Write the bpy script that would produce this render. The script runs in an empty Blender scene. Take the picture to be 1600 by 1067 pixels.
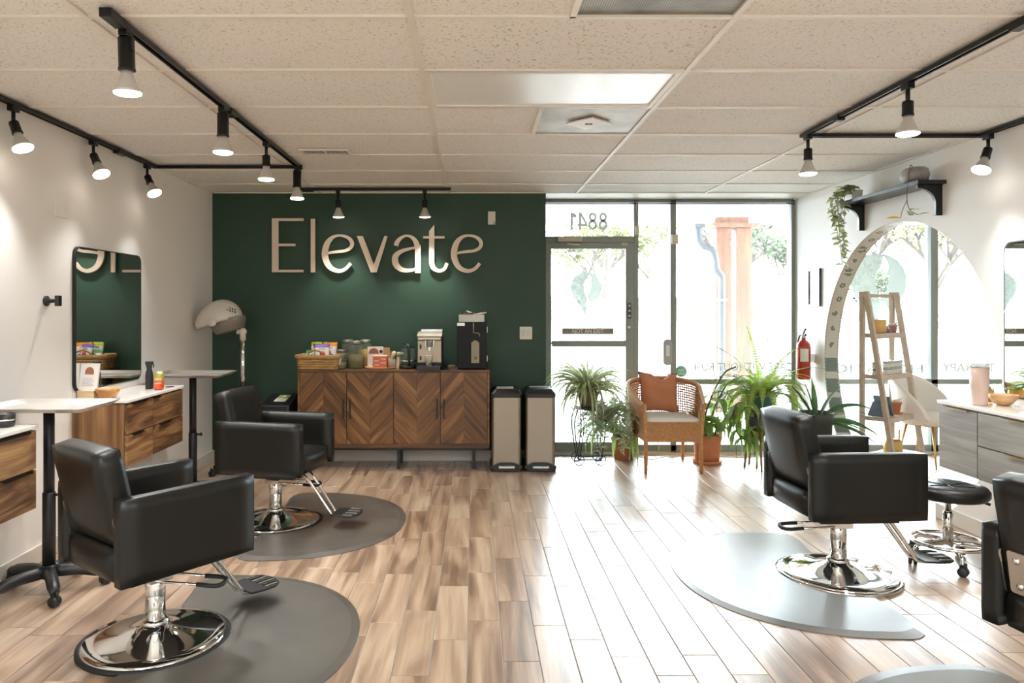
import bpy, bmesh, math, random
from mathutils import Vector, Matrix, Euler
from math import sin, cos, pi, radians, sqrt, atan2
random.seed(7)
SC = bpy.context.scene
COL = SC.collection

# ---------------------------------------------------------------- camera, light, exposure
CAM_Z = 1.454
cd = bpy.data.cameras.new('camera'); cam = bpy.data.objects.new('camera', cd); COL.objects.link(cam)
cam.location = (0, 0, CAM_Z); cam.rotation_euler = (pi/2, 0, 0)
cd.sensor_width = 36; cd.lens = 1126/1600*36
cd.shift_x = 60.5/1600; cd.shift_y = -52.5/1600; cd.clip_start = .05; cd.clip_end = 400
SC.camera = cam
SKY = 28.0           # bright overcast sky
BULB_W = 50         # each track bulb
w = bpy.data.worlds.new('sky'); SC.world = w; w.use_nodes = True
bg = w.node_tree.nodes['Background']; bg.inputs[0].default_value = (.82, .925, 1, 1); bg.inputs[1].default_value = SKY
SC.view_settings.view_transform = 'Standard'; SC.view_settings.look = 'None'
SC.view_settings.exposure = 0.48; SC.view_settings.gamma = 1; SC.view_settings.use_curve_mapping = False
SC.cycles.max_bounces = 10; SC.cycles.diffuse_bounces = 6; SC.cycles.glossy_bounces = 5
SC.cycles.transmission_bounces = 8; SC.cycles.transparent_max_bounces = 16
SC.cycles.sample_clamp_indirect = 8; SC.cycles.use_denoising = True
SC.cycles.caustics_reflective = False; SC.cycles.caustics_refractive = False
def portal(x0, x1, y, z0, z1, flip=False):
    l = bpy.data.lights.new('window_portal', 'AREA'); l.shape = 'RECTANGLE'; l.size = x1-x0; l.size_y = z1-z0
    l.cycles.is_portal = True
    o = bpy.data.objects.new('window_portal', l); COL.objects.link(o)
    o.location = ((x0+x1)/2, y, (z0+z1)/2); o.rotation_euler = (pi/2 if flip else -pi/2, 0, 0)

# ---------------------------------------------------------------- room dimensions (metres)
XL, XR, YG, YW, ZC, YB = -2.48, 3.22, 6.85, 7.23, 2.546, -3.2
XN = 6.6                    # far side of the neighbouring room
TW = .13                    # thickness of the wall with the round opening
portal(.70, 3.22, YW+.25, 0.02, 2.5); portal(3.4, XN, YW+.25, 0.02, 2.5)

# fill lights added under the ceiling behind the camera, no fixtures modelled
FILL_W = 42
for px_, py_ in ((-1.2, .2), (1.6, .2), (-1.2, -1.8), (1.6, -1.8)):
    l = bpy.data.lights.new('fill_light', 'AREA'); l.shape = 'RECTANGLE'; l.size = 1.2; l.size_y = .6; l.energy = FILL_W; l.color = (.84, .93, 1)
    o = bpy.data.objects.new('fill_light', l); COL.objects.link(o); o.location = (px_, py_, ZC-.02)

# ---------------------------------------------------------------- helpers
def lin(c):
    if isinstance(c, str):
        c = [int(c[i:i+2], 16)/255 for i in (0, 2, 4)]
        c = [v/12.92 if v <= .04045 else ((v+.055)/1.055)**2.4 for v in c]
    return (c[0], c[1], c[2], 1)
def newmat(name):
    m = bpy.data.materials.new(name); m.use_nodes = True
    return m, m.node_tree, m.node_tree.nodes['Principled BSDF']
def nd(nt, t, **kw):
    n = nt.nodes.new(t)
    for k, v in kw.items():
        if k.startswith('i'):
            n.inputs[int(k[1:])].default_value = v
        else: setattr(n, k, v)
    return n
def ramp(nt, fac, stops):
    r = nt.nodes.new('ShaderNodeValToRGB'); e = r.color_ramp.elements
    while len(e) < len(stops): e.new(.5)
    for x, (p, c) in zip(e, stops): x.position = p; x.color = lin(c)
    nt.links.new(fac, r.inputs[0]); return r.outputs[0]
def M(name, c, rough=.5, metal=0, noise=0, nscale=8, bump=0, bscale=60, coat=0, spec=None, trans=0, ior=None, emit=0, sheen=0, alpha=1):
    m, nt, b = newmat(name)
    b.inputs['Base Color'].default_value = lin(c); b.inputs['Roughness'].default_value = rough; b.inputs['Metallic'].default_value = metal
    if coat: b.inputs['Coat Weight'].default_value = coat; b.inputs['Coat Roughness'].default_value = .08
    if spec is not None: b.inputs['Specular IOR Level'].default_value = spec
    if trans: b.inputs['Transmission Weight'].default_value = trans
    if ior: b.inputs['IOR'].default_value = ior
    if sheen: b.inputs['Sheen Weight'].default_value = sheen
    if alpha < 1: b.inputs['Alpha'].default_value = alpha
    if emit: b.inputs['Emission Color'].default_value = lin(c); b.inputs['Emission Strength'].default_value = emit
    tc = nd(nt, 'ShaderNodeTexCoord')
    if noise:
        n = nd(nt, 'ShaderNodeTexNoise'); n.inputs['Scale'].default_value = nscale; n.inputs['Detail'].default_value = 5
        nt.links.new(tc.outputs['Object'], n.inputs['Vector'])
        c4 = lin(c); lo = [v*(1-noise) for v in c4[:3]]; hi = [min(1, v*(1+noise)) for v in c4[:3]]
        nt.links.new(ramp(nt, n.outputs[0], [(.3, lo), (.7, hi)]), b.inputs['Base Color'])
    if bump:
        n = nd(nt, 'ShaderNodeTexNoise'); n.inputs['Scale'].default_value = bscale; n.inputs['Detail'].default_value = 3
        nt.links.new(tc.outputs['Object'], n.inputs['Vector'])
        bp = nd(nt, 'ShaderNodeBump'); bp.inputs['Strength'].default_value = bump; bp.inputs['Distance'].default_value = .002
        nt.links.new(n.outputs[0], bp.inputs['Height']); nt.links.new(bp.outputs[0], b.inputs['Normal'])
    return m
def wood(name, stops, rough=.45, along='Y', scale=1.0, vary=0, coat=0, streak=14, warp=1.0, bump=.1):
    """grain stretched along an axis of the object; every object takes its own piece of the grain"""
    m, nt, b = newmat(name); L = nt.links.new
    tc = nd(nt, 'ShaderNodeTexCoord'); oi = nd(nt, 'ShaderNodeObjectInfo')
    off = nd(nt, 'ShaderNodeVectorMath', operation='SCALE'); off.inputs[0].default_value = (7.3, 11.1, 5.7)
    L(oi.outputs['Random'], off.inputs['Scale'])
    add = nd(nt, 'ShaderNodeVectorMath', operation='ADD'); L(tc.outputs['Object'], add.inputs[0]); L(off.outputs[0], add.inputs[1])
    mp = nd(nt, 'ShaderNodeMapping'); s = [streak*scale]*3; s['XYZ'.index(along)] = 1.3*scale; mp.inputs['Scale'].default_value = s
    L(add.outputs[0], mp.inputs['Vector'])
    n1 = nd(nt, 'ShaderNodeTexNoise'); n1.inputs['Scale'].default_value = 1.0; n1.inputs['Detail'].default_value = 6; n1.inputs['Distortion'].default_value = warp
    L(mp.outputs[0], n1.inputs['Vector'])
    mp2 = nd(nt, 'ShaderNodeMapping'); s2 = [streak*9*scale]*3; s2['XYZ'.index(along)] = 4*scale; mp2.inputs['Scale'].default_value = s2
    L(add.outputs[0], mp2.inputs['Vector'])
    n2 = nd(nt, 'ShaderNodeTexNoise'); n2.inputs['Scale'].default_value = 1; n2.inputs['Detail'].default_value = 3; L(mp2.outputs[0], n2.inputs['Vector'])
    mx = nd(nt, 'ShaderNodeMix'); mx.inputs[0].default_value = .22; L(n1.outputs[0], mx.inputs[2]); L(n2.outputs[0], mx.inputs[3])
    fac = mx.outputs[0]
    if vary:
        a = nd(nt, 'ShaderNodeMath', operation='MULTIPLY_ADD'); a.inputs[1].default_value = vary; a.inputs[2].default_value = -vary/2
        L(oi.outputs['Random'], a.inputs[0]); a2 = nd(nt, 'ShaderNodeMath', operation='ADD'); L(fac, a2.inputs[0]); L(a.outputs[0], a2.inputs[1]); fac = a2.outputs[0]
    L(ramp(nt, fac, stops), b.inputs['Base Color']); b.inputs['Roughness'].default_value = rough
    if coat: b.inputs['Coat Weight'].default_value = coat; b.inputs['Coat Roughness'].default_value = .3; b.inputs['Coat IOR'].default_value = 2.5
    if bump:
        bp = nd(nt, 'ShaderNodeBump'); bp.inputs['Strength'].default_value = bump; bp.inputs['Distance'].default_value = .001
        L(n2.outputs[0], bp.inputs['Height']); L(bp.outputs[0], b.inputs['Normal'])
    return m

class MB:
    """collects shapes and links them as ONE mesh object"""
    def __init__(s): s.v = []; s.f = []; s.mi = []; s.cur = 0; s.sm = []
    def _add(s, vs, fs, smooth=False):
        o = len(s.v); s.v += [tuple(p) for p in vs]
        for f in fs: s.f.append(tuple(i+o for i in f)); s.mi.append(s.cur); s.sm.append(smooth)
        return s
    def slot(s, i): s.cur = i; return s
    def box(s, c, d, rot=None, taper=1.0):
        x, y, z = d[0]/2, d[1]/2, d[2]/2; t = taper
        vs = [(-x, -y, -z), (x, -y, -z), (x, y, -z), (-x, y, -z), (-x*t, -y*t, z), (x*t, -y*t, z), (x*t, y*t, z), (-x*t, y*t, z)]
        R = Euler(rot).to_matrix() if rot and not isinstance(rot, Matrix) else (rot or Matrix.Identity(3))
        return s._add([R @ Vector(p)+Vector(c) for p in vs], [(3, 2, 1, 0), (4, 5, 6, 7), (0, 1, 5, 4), (1, 2, 6, 5), (2, 3, 7, 6), (3, 0, 4, 7)])
    def b(s, x0, x1, y0, y1, z0, z1): return s.box(((x0+x1)/2, (y0+y1)/2, (z0+z1)/2), (abs(x1-x0), abs(y1-y0), abs(z1-z0)))
    def tube(s, pts, r, n=8, cap=True, closed=False, flat=None):
        P = [Vector(p) for p in pts]; k = len(P); rs = r if isinstance(r, (list, tuple)) else [r]*k
        vs = []; fs = []; up = None
        for i, p in enumerate(P):
            a = P[(i-1) % k] if (closed or i > 0) else P[i]; c = P[(i+1) % k] if (closed or i < k-1) else P[i]
            t = (c-a).normalized() if (c-a).length > 1e-9 else Vector((0, 0, 1))
            if up is None:
                up = t.orthogonal().normalized() if flat is None else (Vector(flat)-t*t.dot(Vector(flat))).normalized()
            up = up-t*up.dot(t); up = up.normalized() if up.length > 1e-6 else t.orthogonal().normalized()
            q = t.cross(up)
            for j in range(n):
                an = 2*pi*j/n; vs.append(p+(up*cos(an)+q*sin(an))*rs[i])
        for i in range(k if closed else k-1):
            for j in range(n):
                a = i*n+j; b2 = i*n+(j+1) % n; c = ((i+1) % k)*n+(j+1) % n; d = ((i+1) % k)*n+j; fs.append((a, b2, c, d))
        if cap and not closed: fs.append(tuple(range(n-1, -1, -1))); fs.append(tuple((k-1)*n+j for j in range(n)))
        return s._add(vs, fs, True)
    def lathe(s, prof, c=(0, 0, 0), n=24, axis=None, sx=1, sy=1, smooth=True):
        vs = []; fs = []; k = len(prof); R = Matrix.Identity(3)
        if axis is not None: R = Vector((0, 0, 1)).rotation_difference(Vector(axis).normalized()).to_matrix()
        for r, z in prof:
            for j in range(n): vs.append(R @ Vector((r*cos(2*pi*j/n)*sx, r*sin(2*pi*j/n)*sy, z))+Vector(c))
        for i in range(k-1):
            for j in range(n): fs.append((i*n+j, i*n+(j+1) % n, (i+1)*n+(j+1) % n, (i+1)*n+j))
        if prof[0][0] > 1e-6: fs.append(tuple(range(n-1, -1, -1)))
        if prof[-1][0] > 1e-6: fs.append(tuple((k-1)*n+j for j in range(n)))
        return s._add(vs, fs, smooth)
    def ball(s, c, r, n=12, m=8):
        r = (r, r, r) if not isinstance(r, (tuple, list)) else r
        vs = []; fs = []
        for i in range(m+1):
            t = pi*i/m
            for j in range(n): vs.append((c[0]+r[0]*sin(t)*cos(2*pi*j/n), c[1]+r[1]*sin(t)*sin(2*pi*j/n), c[2]-r[2]*cos(t)))
        for i in range(m):
            for j in range(n): fs.append((i*n+j, i*n+(j+1) % n, (i+1)*n+(j+1) % n, (i+1)*n+j))
        return s._add(vs, fs, True)
    def prism(s, poly, a, b, fn):
        """poly: 2D outline, extruded from a to b; fn(u, v, t) -> 3D"""
        k = len(poly); vs = [fn(u, v, a) for u, v in poly]+[fn(u, v, b) for u, v in poly]
        fs = [tuple(range(k-1, -1, -1)), tuple(range(k, 2*k))]+[(i, (i+1) % k, k+(i+1) % k, k+i) for i in range(k)]
        return s._add(vs, fs)
    def grid(s, fn, nu, nv, closed_u=False, smooth=True):
        vs = [fn(i/(nu if closed_u else nu-1), j/(nv-1)) for i in range(nu) for j in range(nv)]
        fs = [(i*nv+j, ((i+1) % nu)*nv+j, ((i+1) % nu)*nv+j+1, i*nv+j+1) for i in range(nu if closed_u else nu-1) for j in range(nv-1)]
        return s._add(vs, fs, smooth)
    def build(s, name, mats, parent=None, loc=None, rot=None, bevel=0, seg=2, fix=True, solid=0, sub=0, auto=35):
        me = bpy.data.meshes.new(name); me.from_pydata(s.v, [], s.f)
        mats = mats if isinstance(mats, (list, tuple)) else [mats]
        for m in mats: me.materials.append(m)
        me.polygons.foreach_set('material_index', s.mi); me.polygons.foreach_set('use_smooth', s.sm)
        if fix:
            bm = bmesh.new(); bm.from_mesh(me); bmesh.ops.remove_doubles(bm, verts=bm.verts, dist=1e-5)
            bmesh.ops.recalc_face_normals(bm, faces=bm.faces); bm.to_mesh(me); bm.free()
        me.update()
        o = bpy.data.objects.new(name, me); COL.objects.link(o)
        if parent: o.parent = parent
        if loc: o.location = loc
        if rot: o.rotation_euler = rot
        if solid: md = o.modifiers.new('solid', 'SOLIDIFY'); md.thickness = solid; md.offset = 0
        if bevel:
            md = o.modifiers.new('bevel', 'BEVEL'); md.width = bevel; md.segments = seg; md.limit_method = 'ANGLE'; md.angle_limit = radians(auto); md.harden_normals = True
            me.polygons.foreach_set('use_smooth', [True]*len(me.polygons))
        if sub: md = o.modifiers.new('sub', 'SUBSURF'); md.levels = sub; md.render_levels = sub
        return o
def tag(o, label=None, cat=None, group=None, kind=None):
    if label: o['label'] = label
    if cat: o['category'] = cat
    if group: o['group'] = group
    if kind: o['kind'] = kind
    return o
def thing(name, label, cat, loc=(0, 0, 0), rz=0, group=None):
    o = bpy.data.objects.new(name, None); COL.objects.link(o); o.empty_display_size = .05
    o.location = loc; o.rotation_euler = (0, 0, rz)
    return tag(o, label, cat, group)
def struct(o): o['kind'] = 'structure'; return o
KIDS = {}
def dup(root, loc=None, rz=None, label=None, group=None):
    kids = {}
    for o in COL.objects:
        if o.parent: kids.setdefault(o.parent.name, []).append(o)
    def cp(o, par):
        c = o.copy(); COL.objects.link(c)
        if par: c.parent = par
        for k in kids.get(o.name, []): cp(k, c)
        return c
    r = cp(root, None)
    if loc is not None: r.location = loc
    if rz is not None: r.rotation_euler = (0, 0, rz)
    return tag(r, label, None, group)
def text(body, size, mat, name, parent=None, loc=(0, 0, 0), rot=(pi/2, 0, 0), depth=.001, mirror=False, align='CENTER', space=1, w=None, bold=0):
    cu = bpy.data.curves.new('lettering', 'FONT'); cu.body = body; cu.size = size; cu.align_x = align; cu.align_y = 'CENTER'; cu.extrude = depth
    cu.space_character = space; cu.resolution_u = 3; cu.offset = bold
    t = bpy.data.objects.new('lettering', cu); COL.objects.link(t)
    me = bpy.data.meshes.new_from_object(t.evaluated_get(bpy.context.evaluated_depsgraph_get()))
    bpy.data.objects.remove(t); bpy.data.curves.remove(cu)
    xs = [v.co.x for v in me.vertices]
    if w and xs:
        k = w/(max(xs)-min(xs))
        for v in me.vertices: v.co.x *= k
    if mirror:
        for v in me.vertices: v.co.x *= -1
        me.flip_normals()
    me.materials.clear(); me.materials.append(mat)
    o = bpy.data.objects.new(name, me); COL.objects.link(o); o.location = loc; o.rotation_euler = rot
    if parent: o.parent = parent
    return o
def arc(cx, cy, r, a0, a1, n, ry=None):
    ry = r if ry is None else ry
    return [(cx+r*cos(a0+(a1-a0)*i/n), cy+ry*sin(a0+(a1-a0)*i/n)) for i in range(n+1)]
def rrect(w, h, r, n=5):
    p = []
    for sx, sy, a in ((1, 1, 0), (-1, 1, pi/2), (-1, -1, pi), (1, -1, 3*pi/2)): p += arc(sx*(w/2-r), sy*(h/2-r), r, a, a+pi/2, n)
    return p
XY = lambda u, v, t: (u, v, t)
XZ = lambda u, v, t: (u, t, v)
YZ = lambda u, v, t: (t, u, v)
def bez(pts, n=12):
    """Catmull-Rom through points"""
    P = [Vector(p) for p in pts]; P = [P[0]*2-P[1]]+P+[P[-1]*2-P[-2]]; out = []
    for i in range(1, len(P)-2):
        for k in range(n):
            t = k/n; a, b, c, d = P[i-1], P[i], P[i+1], P[i+2]
            out.append(.5*((2*b)+(c-a)*t+(2*a-5*b+4*c-d)*t*t+(3*b-a-3*c+d)*t**3))
    out.append(P[-2]); return out
# ---------------------------------------------------------------- materials of the shell
WHITE = M('white_wall_paint', 'F0EEEA', .75, bump=.03, bscale=120)
GREEN = M('dark_green_paint', '23402F', .55, bump=.03, bscale=120)
BASE = M('white_trim_paint', 'D9D5CD', .5)
FRAME = M('bronze_aluminium', '8B928D', .5)
DARKF = M('dark_gasket', '22262A', .5)
GRID = M('ceiling_grid_enamel', 'E4E0D8', .5)
GROUT = M('pale_grout', 'A9A29A', .8)
def tile_mat(name, sc, lo, hi, amt, c='EAE8E4'):
    m, nt, b = newmat(name); L = nt.links.new
    tc = nd(nt, 'ShaderNodeTexCoord'); oi = nd(nt, 'ShaderNodeObjectInfo')
    ad = nd(nt, 'ShaderNodeVectorMath', operation='ADD'); L(tc.outputs['Object'], ad.inputs[0]); L(oi.outputs['Location'], ad.inputs[1])
    n0 = nd(nt, 'ShaderNodeTexNoise'); n0.inputs['Scale'].default_value = sc*.45; n0.inputs['Detail'].default_value = 1; L(ad.outputs[0], n0.inputs['Vector'])
    mp = nd(nt, 'ShaderNodeVectorMath', operation='MULTIPLY_ADD'); mp.inputs[1].default_value = (.05, .05, .05); L(n0.outputs['Color'], mp.inputs[0]); L(ad.outputs[0], mp.inputs[2])
    n = nd(nt, 'ShaderNodeTexNoise'); n.inputs['Scale'].default_value = sc; n.inputs['Detail'].default_value = 2; L(mp.outputs[0], n.inputs['Vector'])
    r = ramp(nt, n.outputs[0], [(lo, tuple(v*amt for v in lin(c)[:3])), (hi, lin(c)[:3])])
    L(r, b.inputs['Base Color']); b.inputs['Roughness'].default_value = .9
    bp = nd(nt, 'ShaderNodeBump'); bp.inputs['Strength'].default_value = .5; bp.inputs['Distance'].default_value = .002; L(r, bp.inputs['Height']); L(bp.outputs[0], b.inputs['Normal'])
    return m
TILE = tile_mat('fissured_tile', 95, .33, .42, .62)
TILE2 = tile_mat('coarse_fissured_tile', 70, .35, .41, .62)
m, nt, b = newmat('window_glass')
out = nt.nodes['Material Output']; tr = nd(nt, 'ShaderNodeBsdfTransparent'); tr.inputs[0].default_value = (.97, .98, .98, 1)
tl = nd(nt, 'ShaderNodeBsdfTranslucent'); tl.inputs[0].default_value = (1, 1, 1, 1)
gl = nd(nt, 'ShaderNodeBsdfGlossy'); gl.inputs['Roughness'].default_value = .02
fr = nd(nt, 'ShaderNodeFresnel'); fr.inputs[0].default_value = 1.35
m1 = nd(nt, 'ShaderNodeMixShader'); m1.inputs[0].default_value = .02      # translucent share added so the panes veil the view like glare
m2 = nd(nt, 'ShaderNodeMixShader')
nt.links.new(tr.outputs[0], m1.inputs[1]); nt.links.new(tl.outputs[0], m1.inputs[2])
nt.links.new(fr.outputs[0], m2.inputs[0]); nt.links.new(m1.outputs[0], m2.inputs[1]); nt.links.new(gl.outputs[0], m2.inputs[2]); nt.links.new(m2.outputs[0], out.inputs[0])
GLASS = m
PLANK = wood('wood_look_porcelain', [(.26, '5A4431'), (.39, '86684E'), (.50, 'AE9075'), (.60, 'C6AB8E'), (.74, 'D6C2A8')], rough=.36, along='Y', scale=.62, vary=.12, streak=11, warp=1.6, bump=.05, coat=1)

# ---------------------------------------------------------------- floor of porcelain planks
floor = struct(MB().b(XL-.1, XN, YB, YW+.12, -.12, -.004).build('floor', GROUT))
PW, PL = .15, .6096
def plank_mesh(n, x0, x1, y0, y1):
    return MB().box((0, 0, 0), (x1-x0, y1-y0, .012)).build(n, PLANK, floor, loc=((x0+x1)/2, (y0+y1)/2, -.006), bevel=.0012, seg=1)
full = None; cells = []; JX = -.023        # joint line measured left of the camera
known = {0: 3.354, 1: 3.574, 2: 3.30, 3: 3.16, 4: 3.614, 5: 3.461, 6: 3.63, 7: 3.468, -1: 3.16, -2: 3.461, -3: 3.33}
for i in range(-17, 45):
    x0 = JX+PW*i-.003; ph = known.get(i, 3.2+random.choice((0, .15, .3, .45, .22, .08)))
    y = ph-PL*12
    while y < YW:
        a, b_ = max(y, YB), min(y+PL, YW-.02)
        xa, xb = max(x0, XL), min(x0+PW, XN)
        if b_-a > .03 and xb-xa > .01: cells.append((xa, xb, a, b_))
        y += PL
def vis(c):
    xc, yc = (c[0]+c[1])/2, (c[2]+c[3])/2
    if c[3] < 2.72 or xc > 4.4: return False
    px = 739.5+1126*xc/max(yc, .1); return -60 < px < 1660
seen = [c for c in cells if vis(c)]; seen.sort(key=lambda c: (c[2]+c[3])/2+.4*abs((c[0]+c[1])/2))
one, rest = seen[:300], seen[300:]+[c for c in cells if not vis(c)]
g = .0022
for c in one:
    if abs(c[1]-c[0]-PW) < 1e-4 and abs(c[3]-c[2]-PL) < 1e-4:
        if full is None: full = plank_mesh('plank', c[0]+g, c[1]-g, c[2]+g, c[3]-g)
        else:
            o = full.copy(); COL.objects.link(o); o.location = ((c[0]+c[1])/2, (c[2]+c[3])/2, -.006+random.uniform(-.0004, .0004))
    else: plank_mesh('plank', c[0]+g, c[1]-g, c[2]+g, c[3]-g)
mb = MB()
for c in rest: mb.b(c[0]+g, c[1]-g, c[2]+g, c[3]-g, -.012, 0)
o = mb.build('planks', PLANK, floor); o['kind'] = 'stuff'

# ---------------------------------------------------------------- suspended ceiling
ceil = struct(MB().b(XL-.1, XN, YB, YW+.12, ZC+.06, ZC+.12).build('ceiling', WHITE))
GX = [-.236+1.2192*k for k in range(-2, 6)]; GX = [x for x in GX if XL < x < XN]
GY = [2.710+.6096*k for k in range(-9, 8)]; GY = [y for y in GY if YB < y < YG]
xs = [XL]+GX+[XN]; ys = [YB]+GY+[YG]
for x in GX: MB().b(x-.012, x+.012, YB, YG, ZC-.004, ZC+.03).build('grid_bar', GRID, ceil)
for y in GY: MB().b(XL, XN, y-.012, y+.012, ZC-.003, ZC+.03).build('grid_bar', GRID, ceil)
MB().b(XL, XL+.022, YB, YG, ZC-.005, ZC+.03).build('wall_angle', GRID, ceil); MB().b(XR-.022, XR, YB, YG, ZC-.005, ZC+.03).build('wall_angle', GRID, ceil)
MB().b(XL, XN, YG-.022, YG, ZC-.005, ZC+.03).build('wall_angle', GRID, ceil)
skip = {(2, 'light'): 0}
proto = {}
for i in range(len(xs)-1):
    for j in range(len(ys)-1):
        x0, x1, y0, y1 = xs[i]+.01, xs[i+1]-.01, ys[j]+.01, ys[j+1]-.01
        mid = abs(xs[i]+.236) < .01
        if mid and abs(ys[j]-3.3196) < .02: continue                       # light panel
        if mid and abs(ys[j]-3.9292) < .02: x1 = .374-.01                  # half tile beside the diffuser
        if mid and abs(ys[j]-2.1004) < .02: x1 = .374-.01
        m = TILE2 if (mid and abs(ys[j]-2.71) < .02) else TILE
        key = (round(x1-x0, 3), round(y1-y0, 3), m.name)
        dz = random.uniform(0, .002)
        if key in proto:
            o = proto[key].copy(); COL.objects.link(o)
        else:
            o = MB().box((0, 0, 0), (x1-x0, y1-y0, .016)).build('ceiling_tile', m, ceil, bevel=.003, seg=1); proto[key] = o
        o.location = ((x0+x1)/2, (y0+y1)/2, ZC+.012+dz)
for y0 in (3.9292, 2.1004): MB().b(.374-.012, .374+.012, y0, y0+.6096, ZC-.003, ZC+.03).build('grid_bar', GRID, ceil)
# soffit strip above the shopfront
struct(MB().b(.68, XN, YG+.001, YW+.12, ZC-.006, ZC+.06).build('trim_1', BASE))

# ---------------------------------------------------------------- walls
struct(MB().b(XL-.12, XL, YB, YW, 0, ZC+.1).build('wall_left', WHITE))
struct(MB().b(XL, .69, YG, YW+.1, 0, ZC+.1).build('wall_rear', GREEN))
struct(MB().b(XL-.12, XN, YB-.12, YB, 0, ZC+.1).build('wall_front', WHITE))
CY, CZ, CR = 5.5, 1.0, 1.112               # round opening in the right wall
dy = sqrt(CR**2-CZ**2); a0 = atan2(-CZ, -dy); a1 = atan2(-CZ, dy)
hole = arc(CY, CZ, CR, a0+2*pi if a0 < 0 else a0, a1, 72)   # from the near foot over the top to the far foot
poly = [(YB, 0)]+hole+[(YW+.06, 0), (YW+.06, ZC+.1), (YB, ZC+.1)]
wr = struct(MB().prism(poly, XR, XR+TW, YZ).build('wall_right', WHITE))
struct(MB().b(XN, XN+.1, YB, YW+.1, 0, ZC+.1).build('wall_side', WHITE))
struct(MB().b(XR+TW, XN, 2.2, 2.3, 0, ZC+.1).build('wall_neighbour', WHITE))
struct(MB().b(XL, XL+.014, YB, YG, 0, .105).build('baseboard_left', BASE, bevel=.004))
struct(MB().b(XL+.014, .66, YG-.014, YG, 0, .105).build('baseboard_rear', BASE, bevel=.004))
struct(MB().b(XR-.014, XR, YB, CY-dy-.01, 0, .105).build('baseboard_right', BASE, bevel=.004))
# hexagon mosaic lining the round opening
MOSW = M('white_mosaic_tile', 'D9D6CE', .35); MOSD = M('sage_mosaic_tile', '77877F', .35); MOSG = M('mosaic_grout', 'B9B5AC', .8)
lining = MB(); mos = MB()
L_arc = CR*(2*pi-(a1-a0) if False else (a0+2*pi-a1)); pitch = .0158; rows = 6
na = int(L_arc/pitch)
ri = CR-.006
lining.grid(lambda u, v: (XR+.002+(TW-.004)*v, CY+(CR-.001)*cos(a0+2*pi+(a1-a0-2*pi)*u), CZ+(CR-.001)*sin(a0+2*pi+(a1-a0-2*pi)*u)), 97, 2)
def dark(k, j):
    s = k*pitch; e = min(s, L_arc-s)      # distance from the nearer foot
    if e < 1.25: return ((1.25-e) % .185) < .135
    q = (e-1.25-.05) % .145; big = int((e-1.30)/.145) in (5, 7) and e > 1.3
    ku, kv = (q-.0725)/.0182, (j+(k % 2)*.5)-2.75
    d = sqrt(ku*ku+kv*kv*1.1)
    if big: return (d < 2.6 and (abs(ku) > .6 or abs(kv) > .9)) and (abs(abs(ku)-abs(kv)) < .9 or abs(kv) < .55)
    return .35 < d < 1.35
for k in range(na):
    for j in range(rows):
        off = .5*(k % 2); xx = XR+.012+(j+off)*(TW-.012)/(rows+.5); th = a0+2*pi-(k+.5)*pitch/CR
        rr = .0096
        vs = []
        for hgt in (0, .003):
            for q in range(6):
                an = q*pi/3+pi/6; u = xx+rr*cos(an); t2 = th+rr*sin(an)/CR; R_ = CR-.001-hgt
                vs.append((u, CY+R_*cos(t2), CZ+R_*sin(t2)))
        mos.slot(1 if dark(k, j) else 0)
        mos._add(vs, [(6, 7, 8, 9, 10, 11)]+[(q, (q+1) % 6, 6+(q+1) % 6, 6+q) for q in range(6)])
lining.build('mosaic_bed', MOSG, wr); o = mos.build('mosaic_tiles', [MOSW, MOSD], wr, fix=False); o['kind'] = 'stuff'

# ---------------------------------------------------------------- shopfront
S = YW/1126.0
def wx(px): return (px-739.5)*S
def wz(py): return CAM_Z-(py-481)*S
FY0, FY1 = YW-.02, YW+.09
YV2 = YW+.027; YV = YW-.009
def frame_bar(par, x0, x1, z0, z1, n='frame_bar', m=FRAME, y0=FY0, y1=FY1): return MB().b(x0, x1, y0, y1, z0, z1).build(n, m, par, bevel=.004, seg=1)
def pane(par, x0, x1, z0, z1, y=YW+.03): return MB().b(x0, x1, y, y+.006, z0, z1).build('pane', GLASS, par)
win = thing('window_1', None, None); struct(win)
ZT = 2.535; ZB = .085; ZR0, ZR1 = wz(600), wz(592)
xd0, xd1, xm0, xm1, xr = wx(847), wx(990), wx(1047), wx(1056), XR
frame_bar(win, xd0, xr, wz(317), ZT)                                     # head
MB().b(xd0, xr, FY0-.004, FY0, wz(319.5), wz(318)).build('gasket', DARKF, win)
frame_bar(win, xd0, wx(850), 0, ZT); frame_bar(win, xd1, wx(997), 0, ZT); frame_bar(win, xm0, xm1, .0, ZT); frame_bar(win, xr-.035, xr+.01, 0, ZT)
frame_bar(win, xd0, xd1, wz(379), wz(369.5))                             # transom above the door
frame_bar(win, wx(997), xm0, ZR0, ZR1+.004); frame_bar(win, xm1, xr, ZR0, ZR1)
frame_bar(win, wx(997), xr, .0, ZB)                                      # bottom rail
pane(win, wx(850), xd1, wz(369.5), wz(317)); pane(win, wx(997), xm0, ZR1, wz(317)); pane(win, xm1, xr-.03, ZR1, wz(317))
pane(win, wx(997), xm0, ZB, ZR0); pane(win, xm1, xr-.03, ZB, ZR0)
struct(MB().b(xd0-.02, XN, YW-.1, YW+.1, -.01, .02).build('trim_2', M('pale_stone_curb', 'CFC8BC', .6)))
door = thing('door_1', None, None); struct(door)
gx0, gx1 = wx(861), wx(977)
frame_bar(door, wx(850), gx0, .02, wz(379), 'stile', y0=YW-.03, y1=YW+.02); frame_bar(door, gx1, xd1, .02, wz(379), 'stile', y0=YW-.03, y1=YW+.02)
frame_bar(door, gx0, gx1, wz(389), wz(379), 'rail', y0=YW-.03, y1=YW+.02); frame_bar(door, gx0, gx1, .02, wz(690), 'rail', y0=YW-.03, y1=YW+.02)
pane(door, gx0, gx1, wz(690), wz(389), YW-.005)
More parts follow.
